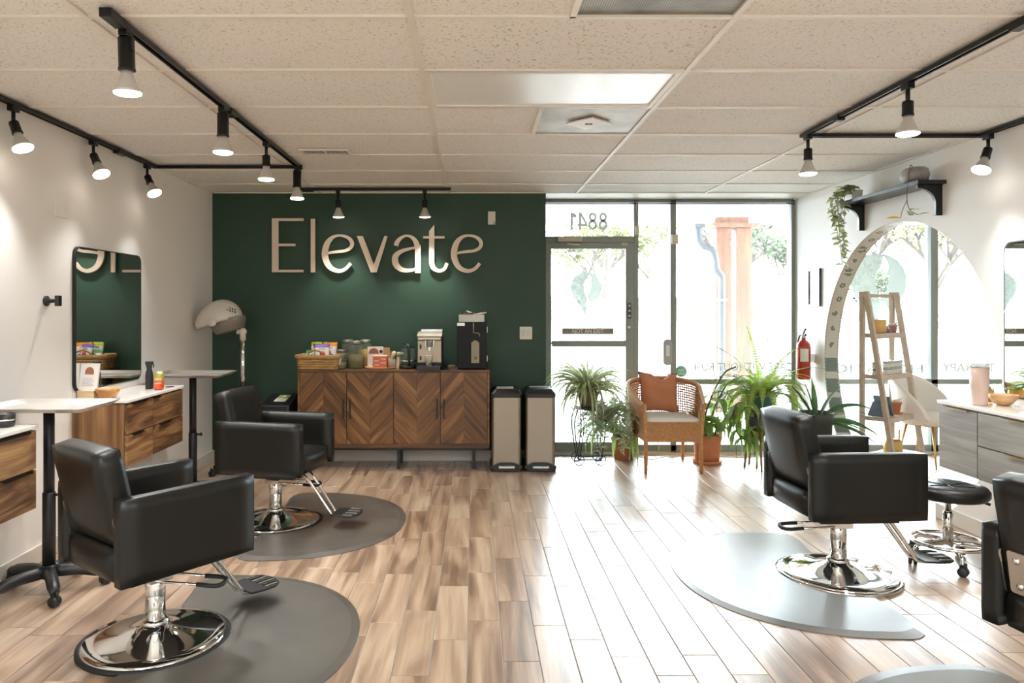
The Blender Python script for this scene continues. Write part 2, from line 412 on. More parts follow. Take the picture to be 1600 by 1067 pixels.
frame_bar(door, gx0, gx1, wz(541), wz(531.5), 'push_bar', y0=YW-.075, y1=YW-.055)
for x in (gx0+.01, gx1-.01): MB().tube([(x, YW-.02, wz(536)), (x, YW-.06, wz(536))], .014).build('bar_mount', FRAME, door)
CHROME = M('polished_chrome', 'E6E6E4', .06, 1); STEEL = M('brushed_steel', 'B9B4AA', .3, 1); ALU = M('satin_aluminium', 'C9C9C5', .35, .9)
PUTTY = M('putty_enamel', 'B8B2A0', .5)
cl = MB().b(wx(869), wx(908), YW-.1, YW-.03, wz(379), wz(371.5)).build('door_closer', PUTTY, door, bevel=.008)
MB().tube([(wx(884), YW-.07, wz(379)), (wx(886), YW-.12, wz(382.5)), (wx(904), YW-.08, wz(383))], .009).build('closer_arm', PUTTY, cl)
MB().b(wx(970), wx(979), YW-.05, YW-.02, wz(384), wz(380)).build('latch', PUTTY, door)
lk = MB().prism(rrect(.036, .16, .016), YW-.045, YW-.028, XZ).build('keypad_lock', M('dark_lock', '4B4F4E', .35, .7), door, loc=(wx(982), 0, wz(485.5)))
for k in range(3): MB().lathe([(.011, 0), (.011, .006), (.007, .008)], (0, YW-.045, .05-.05*k), 12, axis=(0, -1, 0)).build('lock_button', ALU, lk)
MB().lathe([(.016, 0), (.016, .012), (.01, .014)], (wx(982), YW-.03, wz(511)), 16, axis=(0, -1, 0)).build('lock_cylinder', ALU, door)
def vinyl(name, c, k):
    m, nt, b = newmat(name); b.inputs['Base Color'].default_value = lin(c); b.inputs['Roughness'].default_value = .7
    t = nd(nt, 'ShaderNodeBsdfTranslucent'); t.inputs[0].default_value = (.95, 1, .97, 1); x = nd(nt, 'ShaderNodeMixShader'); x.inputs[0].default_value = k
    nt.links.new(b.outputs[0], x.inputs[1]); nt.links.new(t.outputs[0], x.inputs[2]); nt.links.new(x.outputs[0], nt.nodes['Material Output'].inputs[0]); return m
PL_ = M('brown_sign_plate', '84776A', .45); WLET = M('white_lettering', 'F2F0EA', .5); VIN = vinyl('grey_window_vinyl', 'A9B3AD', .45); VIN2 = vinyl('pale_window_vinyl', 'B9C0BC', .2)
sg = MB().prism(rrect(wx(958)-wx(878), .058, .008), YW-.02, YW-.012, XZ).build('sign_plate', PL_, door, loc=(wx(918), 0, wz(517.5)))
text('NOT AN EXIT', .062, WLET, 'lettering', sg, (0, YW-.0215, 0), w=.31)
YV = YW-.009; YV2 = YW+.027
text('NOT AN ENTRANCE', .055, VIN2, 'lettering', door, (wx(916), YV, wz(543.5)), mirror=True, w=.44)
text('PLEASE USE OTHER DOOR', .055, VIN2, 'lettering', door, (wx(915), YV, wz(552)), mirror=True, w=.60)
nm = MB()
def ribbon(outer, inner, closed=True):
    n = len(outer); vs = [(x, YV2, z) for x, z in outer]+[(x, YV2, z) for x, z in inner]; nm._add(vs, [(i, (i+1) % n, n+(i+1) % n, n+i) for i in range(n if closed else n-1)])
dx_ = (wx(951)-wx(888))/4; zc_ = wz(345); hh = .087
def ell(cx, cz, rx, rz): return [(cx+rx*cos(2*pi*i/28), cz+rz*sin(2*pi*i/28)) for i in range(28)]
for k in (0, 1):
    cx = wx(951)-dx_*(k+.5)-.004*k
    ribbon(ell(cx, zc_+.041, .040, .046), ell(cx, zc_+.041, .018, .022)); ribbon(ell(cx, zc_-.038, .046, .050), ell(cx, zc_-.038, .021, .025))
cx = wx(951)-dx_*2.55
for q in ([(cx+.05, -.05), (cx-.05, -.05), (cx-.05, -.026), (cx+.05, -.026)], [(cx-.012, -.087), (cx-.037, -.087), (cx-.037, -.05), (cx-.012, -.05)], [(cx-.012, -.026), (cx-.037, -.026), (cx-.037, .087), (cx-.012, .087)], [(cx+.05, -.026), (cx+.024, -.026), (cx-.012, .045), (cx-.012, .087)]): nm._add([(x, YV2, zc_+z) for x, z in q], [(0, 1, 2, 3)])
cx = wx(951)-dx_*3.5
for q in ([(cx+.0, -.087), (cx-.026, -.087), (cx-.026, .087), (cx+.0, .087)], [(cx, .04), (cx, .087), (cx+.036, .062), (cx+.036, .038)]): nm._add([(x, YV2, zc_+z) for x, z in q], [(0, 1, 2, 3)])
o = nm.build('house_number', vinyl('sea_grey_vinyl', 'A9B3AD', .075), win, fix=False); o['kind'] = 'stuff'
text('CARE WITHOUT RUSH', .115, VIN2, 'lettering', win, ((wx(1079)+3.215)/2, YV2, wz(574)), mirror=True, w=3.215-wx(1079), bold=.0015)
TEAL = M('teal_sticker', '8FC7B4', .6); TEAL2 = M('dark_teal_print', '5FA592', .6)
st = MB().lathe([(.058, 0), (.058, .0015)], (wx(1065.5), YV2, wz(580.5)), 28, axis=(0, -1, 0)).build('round_sticker', TEAL, win)
text('PAY\nHERE', .033, WLET, 'lettering', st, (wx(1065.5), YV2-.002, wz(582)))
MB().b(wx(1056), wx(1066), YV2-.003, YV2-.0016, wz(576), wz(575)).b(wx(1060.5), wx(1061.5), YV2-.003, YV2-.0016, wz(578), wz(570)).build('sticker_mark', TEAL2, st)
# small devices fixed to the shopfront
BEIGE = M('beige_plastic', 'D5CDB5', .5)
o = MB().b(wx(1048), wx(1058), FY0-.03, FY0, wz(382), wz(367)).build('alarm_sensor', BEIGE, bevel=.004); tag(o, 'beige alarm box on the dark mullion between sidelight and large window', 'sensor')
ds = thing('door_sensor', 'cream contact sensor with dangling wire at upper corner of glass door', 'sensor', (wx(994), FY0, wz(361)))
MB().b(-.018, .018, -.03, 0, -.042, .042).build('housing', BEIGE, ds, bevel=.004)
MB().tube(bez([(0, -.012, .04), (.012, -.02, .13), (-.008, -.02, .22), (.0, -.014, .295)], 5), .0035, 5).build('wire', BASE, ds)
o = MB().prism(rrect(.085, .26, .038), FY0-.02, FY0-.002, XZ).build('exit_button', M('grey_button_plate', '9FA3A3', .4, .3), loc=(wx(1041.5), 0, wz(550))); tag(o, 'grey rounded touch plate on sidelight glass behind the wicker chair', 'button plate')
MB().b(-.02, .02, FY0-.026, FY0-.02, -.04, .07).build('button', ALU, o, bevel=.004)
# shopfront of the neighbouring room
w2 = thing('window_2', None, None); struct(w2)
x0 = XR+TW-.05; xa, xb = wx(1453), wx(1464)
frame_bar(w2, x0, XN, wz(317), ZT); frame_bar(w2, x0, x0+.07, 0, ZT); frame_bar(w2, xa, xb, 0, ZT); frame_bar(w2, xb+1.45, xb+1.52, 0, ZT); frame_bar(w2, XN-.05, XN, 0, ZT)
frame_bar(w2, x0, XN, ZR0, ZR1); frame_bar(w2, x0, XN, 0, ZB)
for p, q in ((x0+.07, xa), (xb, xb+1.45), (xb+1.52, XN-.05)): pane(w2, p, q, ZR1, wz(317)); pane(w2, p, q, ZB, ZR0)
text('HOLISTIC', .125, VIN2, 'lettering', w2, ((wx(1306)+wx(1446))/2, YV2, wz(577)), mirror=True, w=wx(1446)-wx(1306), bold=.0015)
text('THERAPY', .125, VIN2, 'lettering', w2, (wx(1517), YV2, wz(575.5)), mirror=True, w=wx(1559)-wx(1476), bold=.0015)
# ---------------------------------------------------------------- salon chairs, mats, stool
def leather(name, c, c2=None):
    m = M(name, c, .38, bump=.12, bscale=90, spec=.38); return m
BLK = leather('black_vinyl', '131310'); BLK2 = leather('black_vinyl_worn', '2B2A26')
RUB = M('black_rubber', '1B1B1A', .6); BPL = M('black_plastic', '1D1D1E', .4); BMET = M('black_powder_coat', '17181A', .45)
def cushion(d, c, parent, name, mat, r=.02, rot=None, puff=.012):
    """padded box with softly bulging faces"""
    x, y, z = d[0]/2, d[1]/2, d[2]/2; n = 7
    bm = bmesh.new(); bmesh.ops.create_cube(bm, size=2)
    bmesh.ops.subdivide_edges(bm, edges=bm.edges, cuts=n, use_grid_fill=True)
    for v in bm.verts:
        u = v.co.copy(); p = [0, 0, 0]; dd = (x, y, z)
        for k in range(3):
            q = max(-1, min(1, u[k])); p[k] = q*(dd[k]-r)
        nrm = Vector([(1 if u[k] > .999 else -1 if u[k] < -.999 else 0) for k in range(3)])
        f = 1
        for k in range(3):
            if nrm[k] == 0: f *= (1-u[k]**2)
        nn = nrm.normalized(); bulge = puff*f if sum(abs(t) for t in nrm) == 1 else 0
        v.co = Vector(p)+nn*(r+bulge)
    me = bpy.data.meshes.new(name); bm.to_mesh(me); bm.free(); me.materials.append(mat)
    me.polygons.foreach_set('use_smooth', [True]*len(me.polygons))
    o = bpy.data.objects.new(name, me); COL.objects.link(o); o.parent = parent; o.location = c
    if rot: o.rotation_euler = rot
    return o
def salon_chair(loc, head, label, lever, black_rim=True, rear_plates=False):
    t = thing('salon_chair', label, 'chair', (loc[0], loc[1], 0), head, 'salon styling chairs')
    rim = MB().lathe([(.312, 0), (.312, .012), (.302, .018), (.29, .016), (.29, 0)], n=56).build('base_rim', RUB if black_rim else CHROME, t)
    MB().lathe([(.296, .004), (.296, .018), (.285, .025), (.24, .027), (.15, .040), (.085, .062), (.06, .075), (.056, .083), (0, .083)], n=56).build('base_plate', CHROME, t)
    MB().lathe([(.056, .078), (.057, .094), (.046, .10), (.041, .105)], n=32).build('column_collar', CHROME, t)
    MB().lathe([(.042, .10), (.042, .325), (.036, .328), (.036, .37)], n=32).build('hydraulic_column', CHROME, t)
    lv = MB(); c, s = cos(lever), sin(lever); R = lambda u, v, z: (u*c-v*s, u*s+v*c, z)
    lv.tube([R(.02, .055, .28), R(.26, .05, .26)], .006).tube([R(.02, -.055, .28), R(.26, -.05, .26)], .006)
    lv.b(-.050, .050, -.058, .058, .27, .295)
    lv = lv.build('pump_lever', CHROME, t)
    MB().tube(bez([R(.2, .05, .265), R(.27, .052, .259), R(.30, .03, .257), R(.30, -.03, .257), R(.27, -.052, .259), R(.2, -.05, .265)], 5), .010).build('grip', RUB, lv)
    MB().b(-.20, .22, -.19, .19, .335, .372).build('seat_frame', BMET, t, bevel=.004)
    cushion((.585, .425, .135), (.012, 0, .435), t, 'seat', BLK, .028)
    for sgn in (1, -1):
        a = cushion((.60, .066, .345), (.012, sgn*.25, .542), t, 'armrest', BLK, .010, puff=.0015)
    bk = cushion((.105, .425, .385), (-.256, 0, .708), t, 'backrest', BLK, .018, rot=(0, -.225, 0), puff=.006)
    for sgn in (1, -1):
        p = MB().prism(rrect(.06, .155, .012), -.004, .004, lambda u, v, q: (u, q, v)).build('hinge_bracket', STEEL, bk, loc=(-.02, sgn*.2165, -.14))
        for z in (-.05, .05): MB().lathe([(.012, 0), (.012, .004), (.006, .008), (0, .009)], (0, sgn*.004, z), 12, axis=(0, sgn, 0)).build('bolt', CHROME, bk, loc=(-.02, sgn*.2165, -.14))
        if rear_plates:
            MB().prism(rrect(.062, .15, .010), -.004, .004, lambda u, v, q: (q, u, v)).build('hinge_bracket', STEEL, bk, loc=(-.0585, sgn*.155, -.125), rot=(.04, 0, 0))
            for z in (-.045, .045): MB().lathe([(.012, 0), (.012, .004), (.006, .008), (0, .009)], (-.004, 0, z), 14, axis=(-1, 0, 0)).build('bolt', CHROME, bk, loc=(-.0585, sgn*.155, -.125))
    ft = MB()
    for sgn in (1, -1):
        ft.tube(bez([(.16, sgn*.045, .352), (.23, sgn*.045, .335), (.30, sgn*.04, .255), (.40, sgn*.035, .115), (.435, sgn*.032, .082), (.52, sgn*.03, .078)], 7), .0105, 10)
    ft.build('footrest_tube', CHROME, t)
    fp = MB().prism([(.43, -.085), (.43, .085), (.50, .10), (.56, .10), (.60, .075), (.615, .03), (.615, -.03), (.60, -.075), (.56, -.10), (.50, -.10)], .086, .098, XY).build('footplate', BMET, t, bevel=.004)
    for k in range(-3, 4): 
        h = .09-.004*k*k; r_ = MB().b(.515, .6-.004*k*k*.5, k*.026-.007, k*.026+.007, .098, .103).build('grip_bar', STEEL if k % 2 else RUB, fp, bevel=.002, seg=1)
    return t
H1, H2, H3, H4 = radians(52), radians(-12), radians(3), radians(20)
salon_chair((-1.39, 3.15), H1, 'black salon chair facing away on the front mat at left of room', radians(-52), True)
salon_chair((-1.345, 4.90), H2, 'black salon chair turned sideways between hood dryer and chevron sideboard', radians(12), True)
salon_chair((1.985, 3.92), H3, 'black salon chair on the pale mat beside the round rolling stool', radians(172), False)
salon_chair((2.13, 2.34), H4, 'black salon chair cropped by the edge, steel hinge bracket showing on its back', radians(172), False, True)

MATR = None
def mat_rubber(name, c1, c2, rough):
    m, nt, b = newmat(name); tc = nd(nt, 'ShaderNodeTexCoord')
    n = nd(nt, 'ShaderNodeTexNoise'); n.inputs['Scale'].default_value = 4; n.inputs['Detail'].default_value = 6; n.inputs['Distortion'].default_value = .6; nt.links.new(tc.outputs['Object'], n.inputs['Vector'])
    nt.links.new(ramp(nt, n.outputs[0], [(.3, c1), (.7, c2)]), b.inputs['Base Color']); b.inputs['Roughness'].default_value = rough; b.inputs['Specular IOR Level'].default_value = .9; b.inputs['Coat Weight'].default_value = .6; b.inputs['Coat Roughness'].default_value = .3; b.inputs['Coat IOR'].default_value = 1.9
    n2 = nd(nt, 'ShaderNodeTexNoise'); n2.inputs['Scale'].default_value = 90; nt.links.new(tc.outputs['Object'], n2.inputs['Vector'])
    bp = nd(nt, 'ShaderNodeBump'); bp.inputs['Strength'].default_value = .15; bp.inputs['Distance'].default_value = .002; nt.links.new(n2.outputs[0], bp.inputs['Height']); nt.links.new(bp.outputs[0], b.inputs['Normal'])
    return m
MATB = mat_rubber('anti_fatigue_rubber', '4A4640', '5B564E', .38)
def floor_mat(loc, rz, label):
    """D-shaped anti-fatigue mat, straight side at x = 0, round side towards +x, with a notch for the chair base"""
    W, H = .88, .765
    out = []
    for i in range(49):
        a = -pi/2+pi*i/48; ca, sa = cos(a), sin(a); out.append((.06+(W-.06)*abs(ca)**.86, H*(1 if sa > 0 else -1)*abs(sa)**.92))
    nr = .316; nt_ = [(nr*cos(a), nr*sin(a)) for a in [pi/2-pi*i/20 for i in range(21)]]
    top = [(0+.02, H*.985)]
    poly = out+[(.02, H*.985), (-.02, H*.945), (-.045, H*.87), (-.05, H*.75), (-.03, .36)]+nt_+[(-.03, -.36), (-.05, -H*.75), (-.045, -H*.87), (-.02, -H*.945), (.02, -H*.985)]
    def inset(p, k):
        cx = .36; return [(cx+(x-cx)*(1-k*(.07 if x > -.0 else .04)), y*(1-k*.075)) if not (abs(y) < .345 and x < .36) else (x, y) for x, y in p]
    p1 = poly; p2 = inset(poly, 1); n = len(p1); m = MB()
    vs = [(x, y, .001) for x, y in p1]+[(x, y, .004) for x, y in p1]+[(x, y, .011) for x, y in p2]
    fs = [(i, (i+1) % n, n+(i+1) % n, n+i) for i in range(n)]+[(n+i, n+(i+1) % n, 2*n+(i+1) % n, 2*n+i) for i in range(n)]+[tuple(range(2*n, 3*n)), tuple(range(n-1, -1, -1))]
    m._add(vs, fs); o = m.build('floor_mat', MATB, loc=(loc[0], loc[1], 0), rot=(0, 0, rz), fix=True)
    return tag(o, label, 'mat', 'anti-fatigue mats')
floor_mat((-1.39, 3.15), 0, 'dark D-shaped rubber mat under the front left salon chair')
floor_mat((-1.345, 4.90), 0, 'dark D-shaped rubber mat in front of the chevron sideboard')
floor_mat((1.985, 3.92), pi, 'shiny D-shaped rubber mat reflecting the window, its round side to the open floor')
floor_mat((2.07, 2.17), pi, 'rubber mat cropped by the bottom edge, only its curved rim visible')

def caster(p, parent, mat=BPL, r=.028, ang=0):
    """twin-wheel caster, wheel centre at p"""
    m = MB(); c, s = cos(ang), sin(ang)
    for k in (-1, 1): m.lathe([(0, -.009), (r*.8, -.009), (r, -.005), (r, .005), (r*.8, .009), (0, .009)], (p[0]-s*.013*k, p[1]+c*.013*k, p[2]), 16, axis=(-s, c, 0))
    m.box((p[0], p[1], p[2]+r*.7), (r*1.3, .016, r*1.2), (0, 0, ang)); m.tube([(p[0]+c*.012, p[1]+s*.012, p[2]+r*.7), (p[0]+c*.012, p[1]+s*.012, p[2]+r*1.9)], .007)
    return m.build('caster', mat, parent, bevel=0)
st = thing('rolling_stool', 'round black cushioned stool on chrome casters beside the grey drawer cabinet', 'stool', (2.70, 4.10, 0), .3)
MB().lathe([(0, .378), (.12, .378), (.19, .384), (.203, .40), (.203, .428), (.19, .446), (.13, .452), (.03, .444), (0, .442)], n=40).build('seat', BLK, st)
tf = MB()
for k in range(6): a = k*pi/3; tf.tube([(.0, 0, .4455), (.075*cos(a), .075*sin(a), .4495), (.13*cos(a), .13*sin(a), .4535)], .0022, 5)
tf.build('seat_seam', BLK2, st)
MB().lathe([(.017, .12), (.017, .38), (.05, .382)], n=16).lathe([(.026, .11), (.026, .29), (.017, .30)], n=20).build('gas_column', CHROME, st)
rg = MB(); R0, zr = .185, .128
rg.tube([(R0*cos(2*pi*i/40), R0*sin(2*pi*i/40), zr) for i in range(40)], .0105, 8, closed=True)
for k in range(5): a = 2*pi*k/5+.4; rg.tube([(.02*cos(a), .02*sin(a), zr+.005), (R0*cos(a), R0*sin(a), zr)], .0085, 6)
rg.build('foot_ring', CHROME, st)
for k in range(5):
    a = 2*pi*k/5+.4; c, s = cos(a), sin(a)
    MB().tube(bez([(.03*c, .03*s, .112), (.12*c, .12*s, .115), (.185*c, .185*s, .105), (.205*c, .205*s, .06)], 6), .010, 8).build('leg', CHROME, st)
    caster((.21*c, .21*s, .026), st, BPL, .026, a+1)
MB().tube([(.02, .0, .372), (.12, -.09, .368), (.165, -.12, .352)], [.004, .004, .009], 6).build('height_lever', BPL, st)
# ---------------------------------------------------------------- left wall: floating cabinets, mirror, trays, dryer
OAK = wood('rustic_brown_oak', [(.25, '35220F'), (.40, '64432A'), (.55, '8A6440'), (.70, 'B08A5C')], .5, along='Z', scale=.8, streak=12, warp=1.2)
OAKY = wood('rustic_brown_oak_horizontal', [(.26, '2F1E0F'), (.40, '5E3F26'), (.52, '85603E'), (.70, 'B08A5C')], .5, along='Y', scale=1.1, streak=9, warp=2.2, vary=.14)
QUARTZ = M('white_quartz', 'EDE8E1', .12, coat=.3)
DARKGAP = M('shadow_gap', '1E1A17', .6)
def mirror_cabinet(loc, label, flip=1, mats=None, fronts=None, handle=None, pale=None, length=.846):
    """wall-hung cabinet, back at x = 0, front towards +x*flip, running from y = 0 to length"""
    D, Z0, Z1 = .345, .473, .862
    t = thing('floating_cabinet', label, 'cabinet', (loc[0], loc[1], 0), 0, 'wall-hung styling cabinets'); f = flip
    mv, mh = mats
    MB().b(0, f*(D-.02), .0, length, Z0, Z1).build('body', mv, t, bevel=.002)
    MB().b(0, f*(D+.008), -.008, length+.008, Z1+.004, .886).build('countertop', QUARTZ, t, bevel=.003)
    MB().b(0, f*(D-.03), .01, length-.01, Z1-.004, Z1+.005).build('shadow_gap', DARKGAP, t)
    for kind, y0, y1, z0, z1, hy0, hy1 in fronts:
        o = MB().b(f*(D-.019), f*D, y0+.0015, y1-.0015, z0+.0015, z1-.0015).build(kind, mh, t, bevel=.0015, seg=1)
        MB().b(f*(D-.006), f*(D+.014), hy0, hy1, z1-.003, z1+.0005).b(f*(D+.011), f*(D+.014), hy0, hy1, z1-.009, z1).build('edge_pull', handle, o)
    return t
BRZ = M('dark_bronze_pull', '2C241D', .4, .6); BRASS = M('pale_brass_pull', 'CDAE85', .3, .8)
LF = [('drawer', 0, .846, .668, .858, .10, .36), ('drawer', 0, .846, .475, .665, .36, .56)]
lf2 = [('drawer', 0, .355, .668, .858, .06, .25), ('drawer', .355, .846, .668, .858, .36, .46), ('drawer', 0, .355, .475, .665, .06, .2), ('drawer', .355, .846, .475, .665, .45, .62)]
c2 = mirror_cabinet((XL, 4.449), 'brown oak floating cabinet with white top below the tall wall mirror', 1, (OAK, OAKY), lf2[0:1]+lf2[1:2]+lf2[2:], BRZ)
c1 = mirror_cabinet((XL, 2.66), 'brown oak floating cabinet behind the nearest chrome tray, cropped at left', 1, (OAK, OAKY), [('drawer', 0, .862, .668, .858, .56, .80), ('drawer', 0, .862, .475, .665, .6, .82)], BRZ, length=.862)
# splash ledge behind the counter
MB().b(0, .012, 0, .846, .886, .93).build('backsplash', QUARTZ, c2, bevel=.002); MB().b(0, .012, 0, .862, .886, .93).build('backsplash', QUARTZ, c1, bevel=.002)
for t, pts in ((c2, (.30, .73)), (c1, (.23, .60))):
    MB().lathe([(.032, .886), (.034, .889), (.026, .8895), (.026, .8868), (0, .8868)], (pts[0], pts[1], 0), 24).build('cable_grommet', BPL if t is c2 else ALU, t)
MIRROR = M('silvered_glass', 'F2F4F2', .015, 1)
def wall_mirror(loc, w, h, flip, label, dp=.022):
    t = thing('wall_mirror', label, 'mirror', loc)
    def fr(u, v, q): return (flip*q, u, v)
    a = rrect(w, h, .055, 8); bb = rrect(w-.014, h-.014, .05, 8); m = MB(); n = len(a)
    vs = [fr(u, v, 0) for u, v in a]+[fr(u, v, dp) for u, v in a]+[fr(u, v, dp) for u, v in bb]+[fr(u, v, dp-.006) for u, v in bb]
    m._add(vs, [(k*n+i, k*n+(i+1) % n, (k+1)*n+(i+1) % n, (k+1)*n+i) for k in range(3) for i in range(n)])
    m.build('frame', BMET, t)
    MB().prism(bb, .0, dp-.001, fr).build('glass', MIRROR, t, fix=True)
    return t
wall_mirror((XL, 4.455+.44, .93+.455), .88, .905, 1, 'black framed mirror with rounded corners above the brown oak cabinet, reflecting green wall')
wall_mirror((XR, 4.36-.62, .915+.47), 1.24, .93, -1, 'thin framed mirror cropped by the edge above the grey cabinet, reflecting the window', .010)
# hook and blank plate on the left wall
hk = thing('wall_hook', 'small black hook for a dryer on the white wall left of mirror', 'hook', (XL, 4.18, 1.494))
MB().lathe([(.03, 0), (.03, .009), (.027, .012), (.012, .013), (.010, .06), (.0, .06)], (0, 0, 0), 24, axis=(1, 0, 0)).build('base_plate', BMET, hk)
MB().b(.06, .085, -.018, .018, -.03, .032).build('hook_tip', BMET, hk, bevel=.004)
o = MB().b(XL, XL+.006, 4.27, 4.39, 2.00, 2.14).build('cover_plate', WHITE, bevel=.003); tag(o, 'blank white cover plate painted like the wall below the left track', 'cover plate')
# tray stands
TRAY = M('polished_tray_steel', 'F2F1EE', .32, 1)
def tray_stand(loc, rz, label, ang0):
    t = thing('tray_stand', label, 'tray stand', (loc[0], loc[1], 0), 0, 'chrome tray stands'); Z = .935
    W, H = .56, .40; o_ = rrect(W, H, .04, 5); i1 = rrect(W-.012, H-.012, .036, 5); i2 = rrect(W-.09, H-.09, .03, 5); n = len(o_); m = MB()
    ring = [[(u, v, Z) for u, v in rrect(W-.07, H-.07, .03, 5)], [(u, v, Z+.022) for u, v in o_], [(u, v, Z+.026) for u, v in o_], [(u, v, Z+.026) for u, v in i1], [(u, v, Z+.006) for u, v in i2]]
    vs = sum(ring, []); m._add(vs, [(k*n+i, k*n+(i+1) % n, (k+1)*n+(i+1) % n, (k+1)*n+i) for k in range(4) for i in range(n)]+[tuple(range(n-1, -1, -1)), tuple(range(4*n, 5*n))])
    tr_ = m.build('tray', TRAY, t, rot=(0, 0, rz)); 
    mr = MB().b(-.2, .2, -.03, .03, Z-.012, Z-.0005).build('tray_bracket', BMET, t, rot=(0, 0, rz))
    MB().lathe([(.026, .48), (.026, Z-.01)], n=20).build('upper_pole', BMET, t); MB().lathe([(.031, .10), (.031, .50), (.027, .505)], n=20).build('lower_pole', BMET, t)
    MB().lathe([(.0, .07), (.05, .07), (.05, .105), (.035, .12), (.031, .13)], n=20).build('hub', BPL, t)
    for k in range(5):
        a = ang0+2*pi*k/5; c, s = cos(a), sin(a)
        lg = MB().tube(bez([(.03*c, .03*s, .096), (.14*c, .14*s, .092), (.24*c, .24*s, .072), (.262*c, .262*s, .068)], 4), [.032]*4+[.03]*4+[.024]*4+[.022], 8).build('leg', BPL, t)
        caster((.262*c, .262*s, .026), lg, BPL, .026, a+.8)
    MB().tube([(.03, 0, .49), (.055, 0, .49)], .008).ball((.06, 0, .49), .014, 8, 6).build('height_knob', BPL, t)
    return t
tray_stand((-2.19, 3.72), .0, 'chrome tray on a black wheeled pole stand, cropped at left edge', -.95)
tray_stand((-2.14, 5.50), .0, 'chrome tray on a black pole stand beside the brown oak cabinet', -.6)
# hood dryer
IV = M('ivory_plastic', 'D8D2C6', .28, coat=.3); SMOKE = M('smoked_visor', 'A8A294', .08, alpha=.3); IV2 = M('ivory_vent', '6E6A62', .5)
hd = thing('hood_dryer', 'ivory hood hair dryer on a chrome wheeled stand before the green wall corner', 'hair dryer', (-2.03, 6.35, 0))
hb = thing('hood', None, None); hb.parent = hd; hb.location = (-.175, 0, 1.36); hb.rotation_euler = (0, radians(-17), 0)
def hood(u, v):
    th = pi*u; ph = 2*pi*v
    return None
m = MB(); NU, NV = 14, 28; vs = []; 
for i in range(NU+1):
    t = (pi*.56)*i/NU                              # from crown to rim
    for j in range(NV):
        p = 2*pi*j/NV; rx = .20 if cos(p) < 0 else .165; k = 1+.22*max(0, -cos(p))*sin(t)**2
        vs.append((rx*k*sin(t)*cos(p), .155*sin(t)*sin(p), .165*cos(t)))
fs = [(i*NV+j, i*NV+(j+1) % NV, (i+1)*NV+(j+1) % NV, (i+1)*NV+j) for i in range(NU) for j in range(NV)]
m._add(vs, fs, True); sh = m.build('shell', IV, hb, solid=.008)
m = MB()
for i in range(7):
    for k in (0, 1): m.box((.045+.018*i, -.122+.016*k+.002*i-.0, .085-.012*i+.022*k), (.008, .010, .012), (.6, .5, 0))
m.build('vent_slots', BPL, hb)
vs = []; m = MB(); n = 22
for h, s in ((-.02, 1.0), (-.055, 1.01), (-.125, .80)):
    for j in range(n+1):
        p = 2*pi*j/n; vs.append((.155*s*cos(p)+.035, .142*s*sin(p), h))
m._add(vs, [(i*(n+1)+j, i*(n+1)+j+1, (i+1)*(n+1)+j+1, (i+1)*(n+1)+j) for i in range(2) for j in range(n)], True); m.build('visor', SMOKE, hb, solid=.003)
MB().lathe([(.034, -.012), (.034, .012), (.028, .018), (0, .018)], (-.045, -.155, -.02), 20, axis=(0, -1, 0)).build('pivot_cap', IV, hb)
MB().lathe([(.034, -.012), (.034, .012), (.028, .018), (0, .018)], (-.045, .155, -.02), 20, axis=(0, 1, 0)).build('pivot_cap', IV, hb)
nk = MB().tube([(-.05, 0, 1.245), (0, 0, 1.24), (0, 0, 1.17)], [.025, .03, .027], 12).ball((0, 0, 1.245), .034).build('neck_joint', IV, hd)
MB().lathe([(.019, .70), (.019, 1.18)], n=16).build('chrome_pole', CHROME, hd); MB().lathe([(.026, .08), (.026, .72), (.03, .725), (.03, .79), (.022, .795)], n=16).build('outer_pole', BMET, hd)
MB().tube([(.02, -.01, .76), (.075, -.02, .745)], .01).ball((.085, -.02, .74), .018, 10, 6).build('clamp_knob', BPL, hd)
MB().tube(bez([(.0, .02, 1.20), (-.05, .01, 1.1), (-.055, 0, .95), (-.02, -.01, .82), (0, -.02, .75)], 8), .005, 6).build('cord', RUB, hd)
for k in range(5):
    a = radians(68)+2*pi*k/5; c, s = cos(a), sin(a)
    lg = MB().tube([(0, 0, .10), (.13*c, .13*s, .09), (.25*c, .25*s, .075)], [.026, .022, .018], 8).build('leg', BPL, hd); caster((.26*c, .26*s, .027), lg, BPL, .027, a+.6)
# low black bin with a card behind the second chair
bn = thing('black_pedestal_bin', 'black bin with sloping top holding a green card left of sideboard', 'bin', (-1.765, 6.58, 0))
MB().prism([(-.16, 0), (.19, 0), (.19, .655), (-.16, .585)], -.135, .125, lambda u, v, t: (t, u, v)).build('body', BPL, bn, bevel=.015)
sl = math.atan(.07/.35)
MB().box((0, .015, .624), (.19, .28, .004), (sl, 0, 0)).build('lid_panel', BMET, bn)
cdm = [M('card_green', '93A364', .5), M('card_white', 'DDD8C8', .5)]
m = MB(); m.box((0, 0, 0), (.105, .10, .003)); m.slot(1); m.box((0, -.09, 0), (.105, .08, .003)); cdo = m.build('printed_card', cdm, loc=(-1.74, 6.63, .636), rot=(sl, 0, -.1)); tag(cdo, 'green and white printed card lying on the sloping black bin', 'card')
MB().lathe([(.018, .0015), (.018, .003), (0, .003)], (0, .01, 0), 20).build('card_emblem', cdm[1], cdo)
text('thank you', .016, cdm[0], 'lettering', cdo, (0, -.085, .0022), (0, 0, 0))
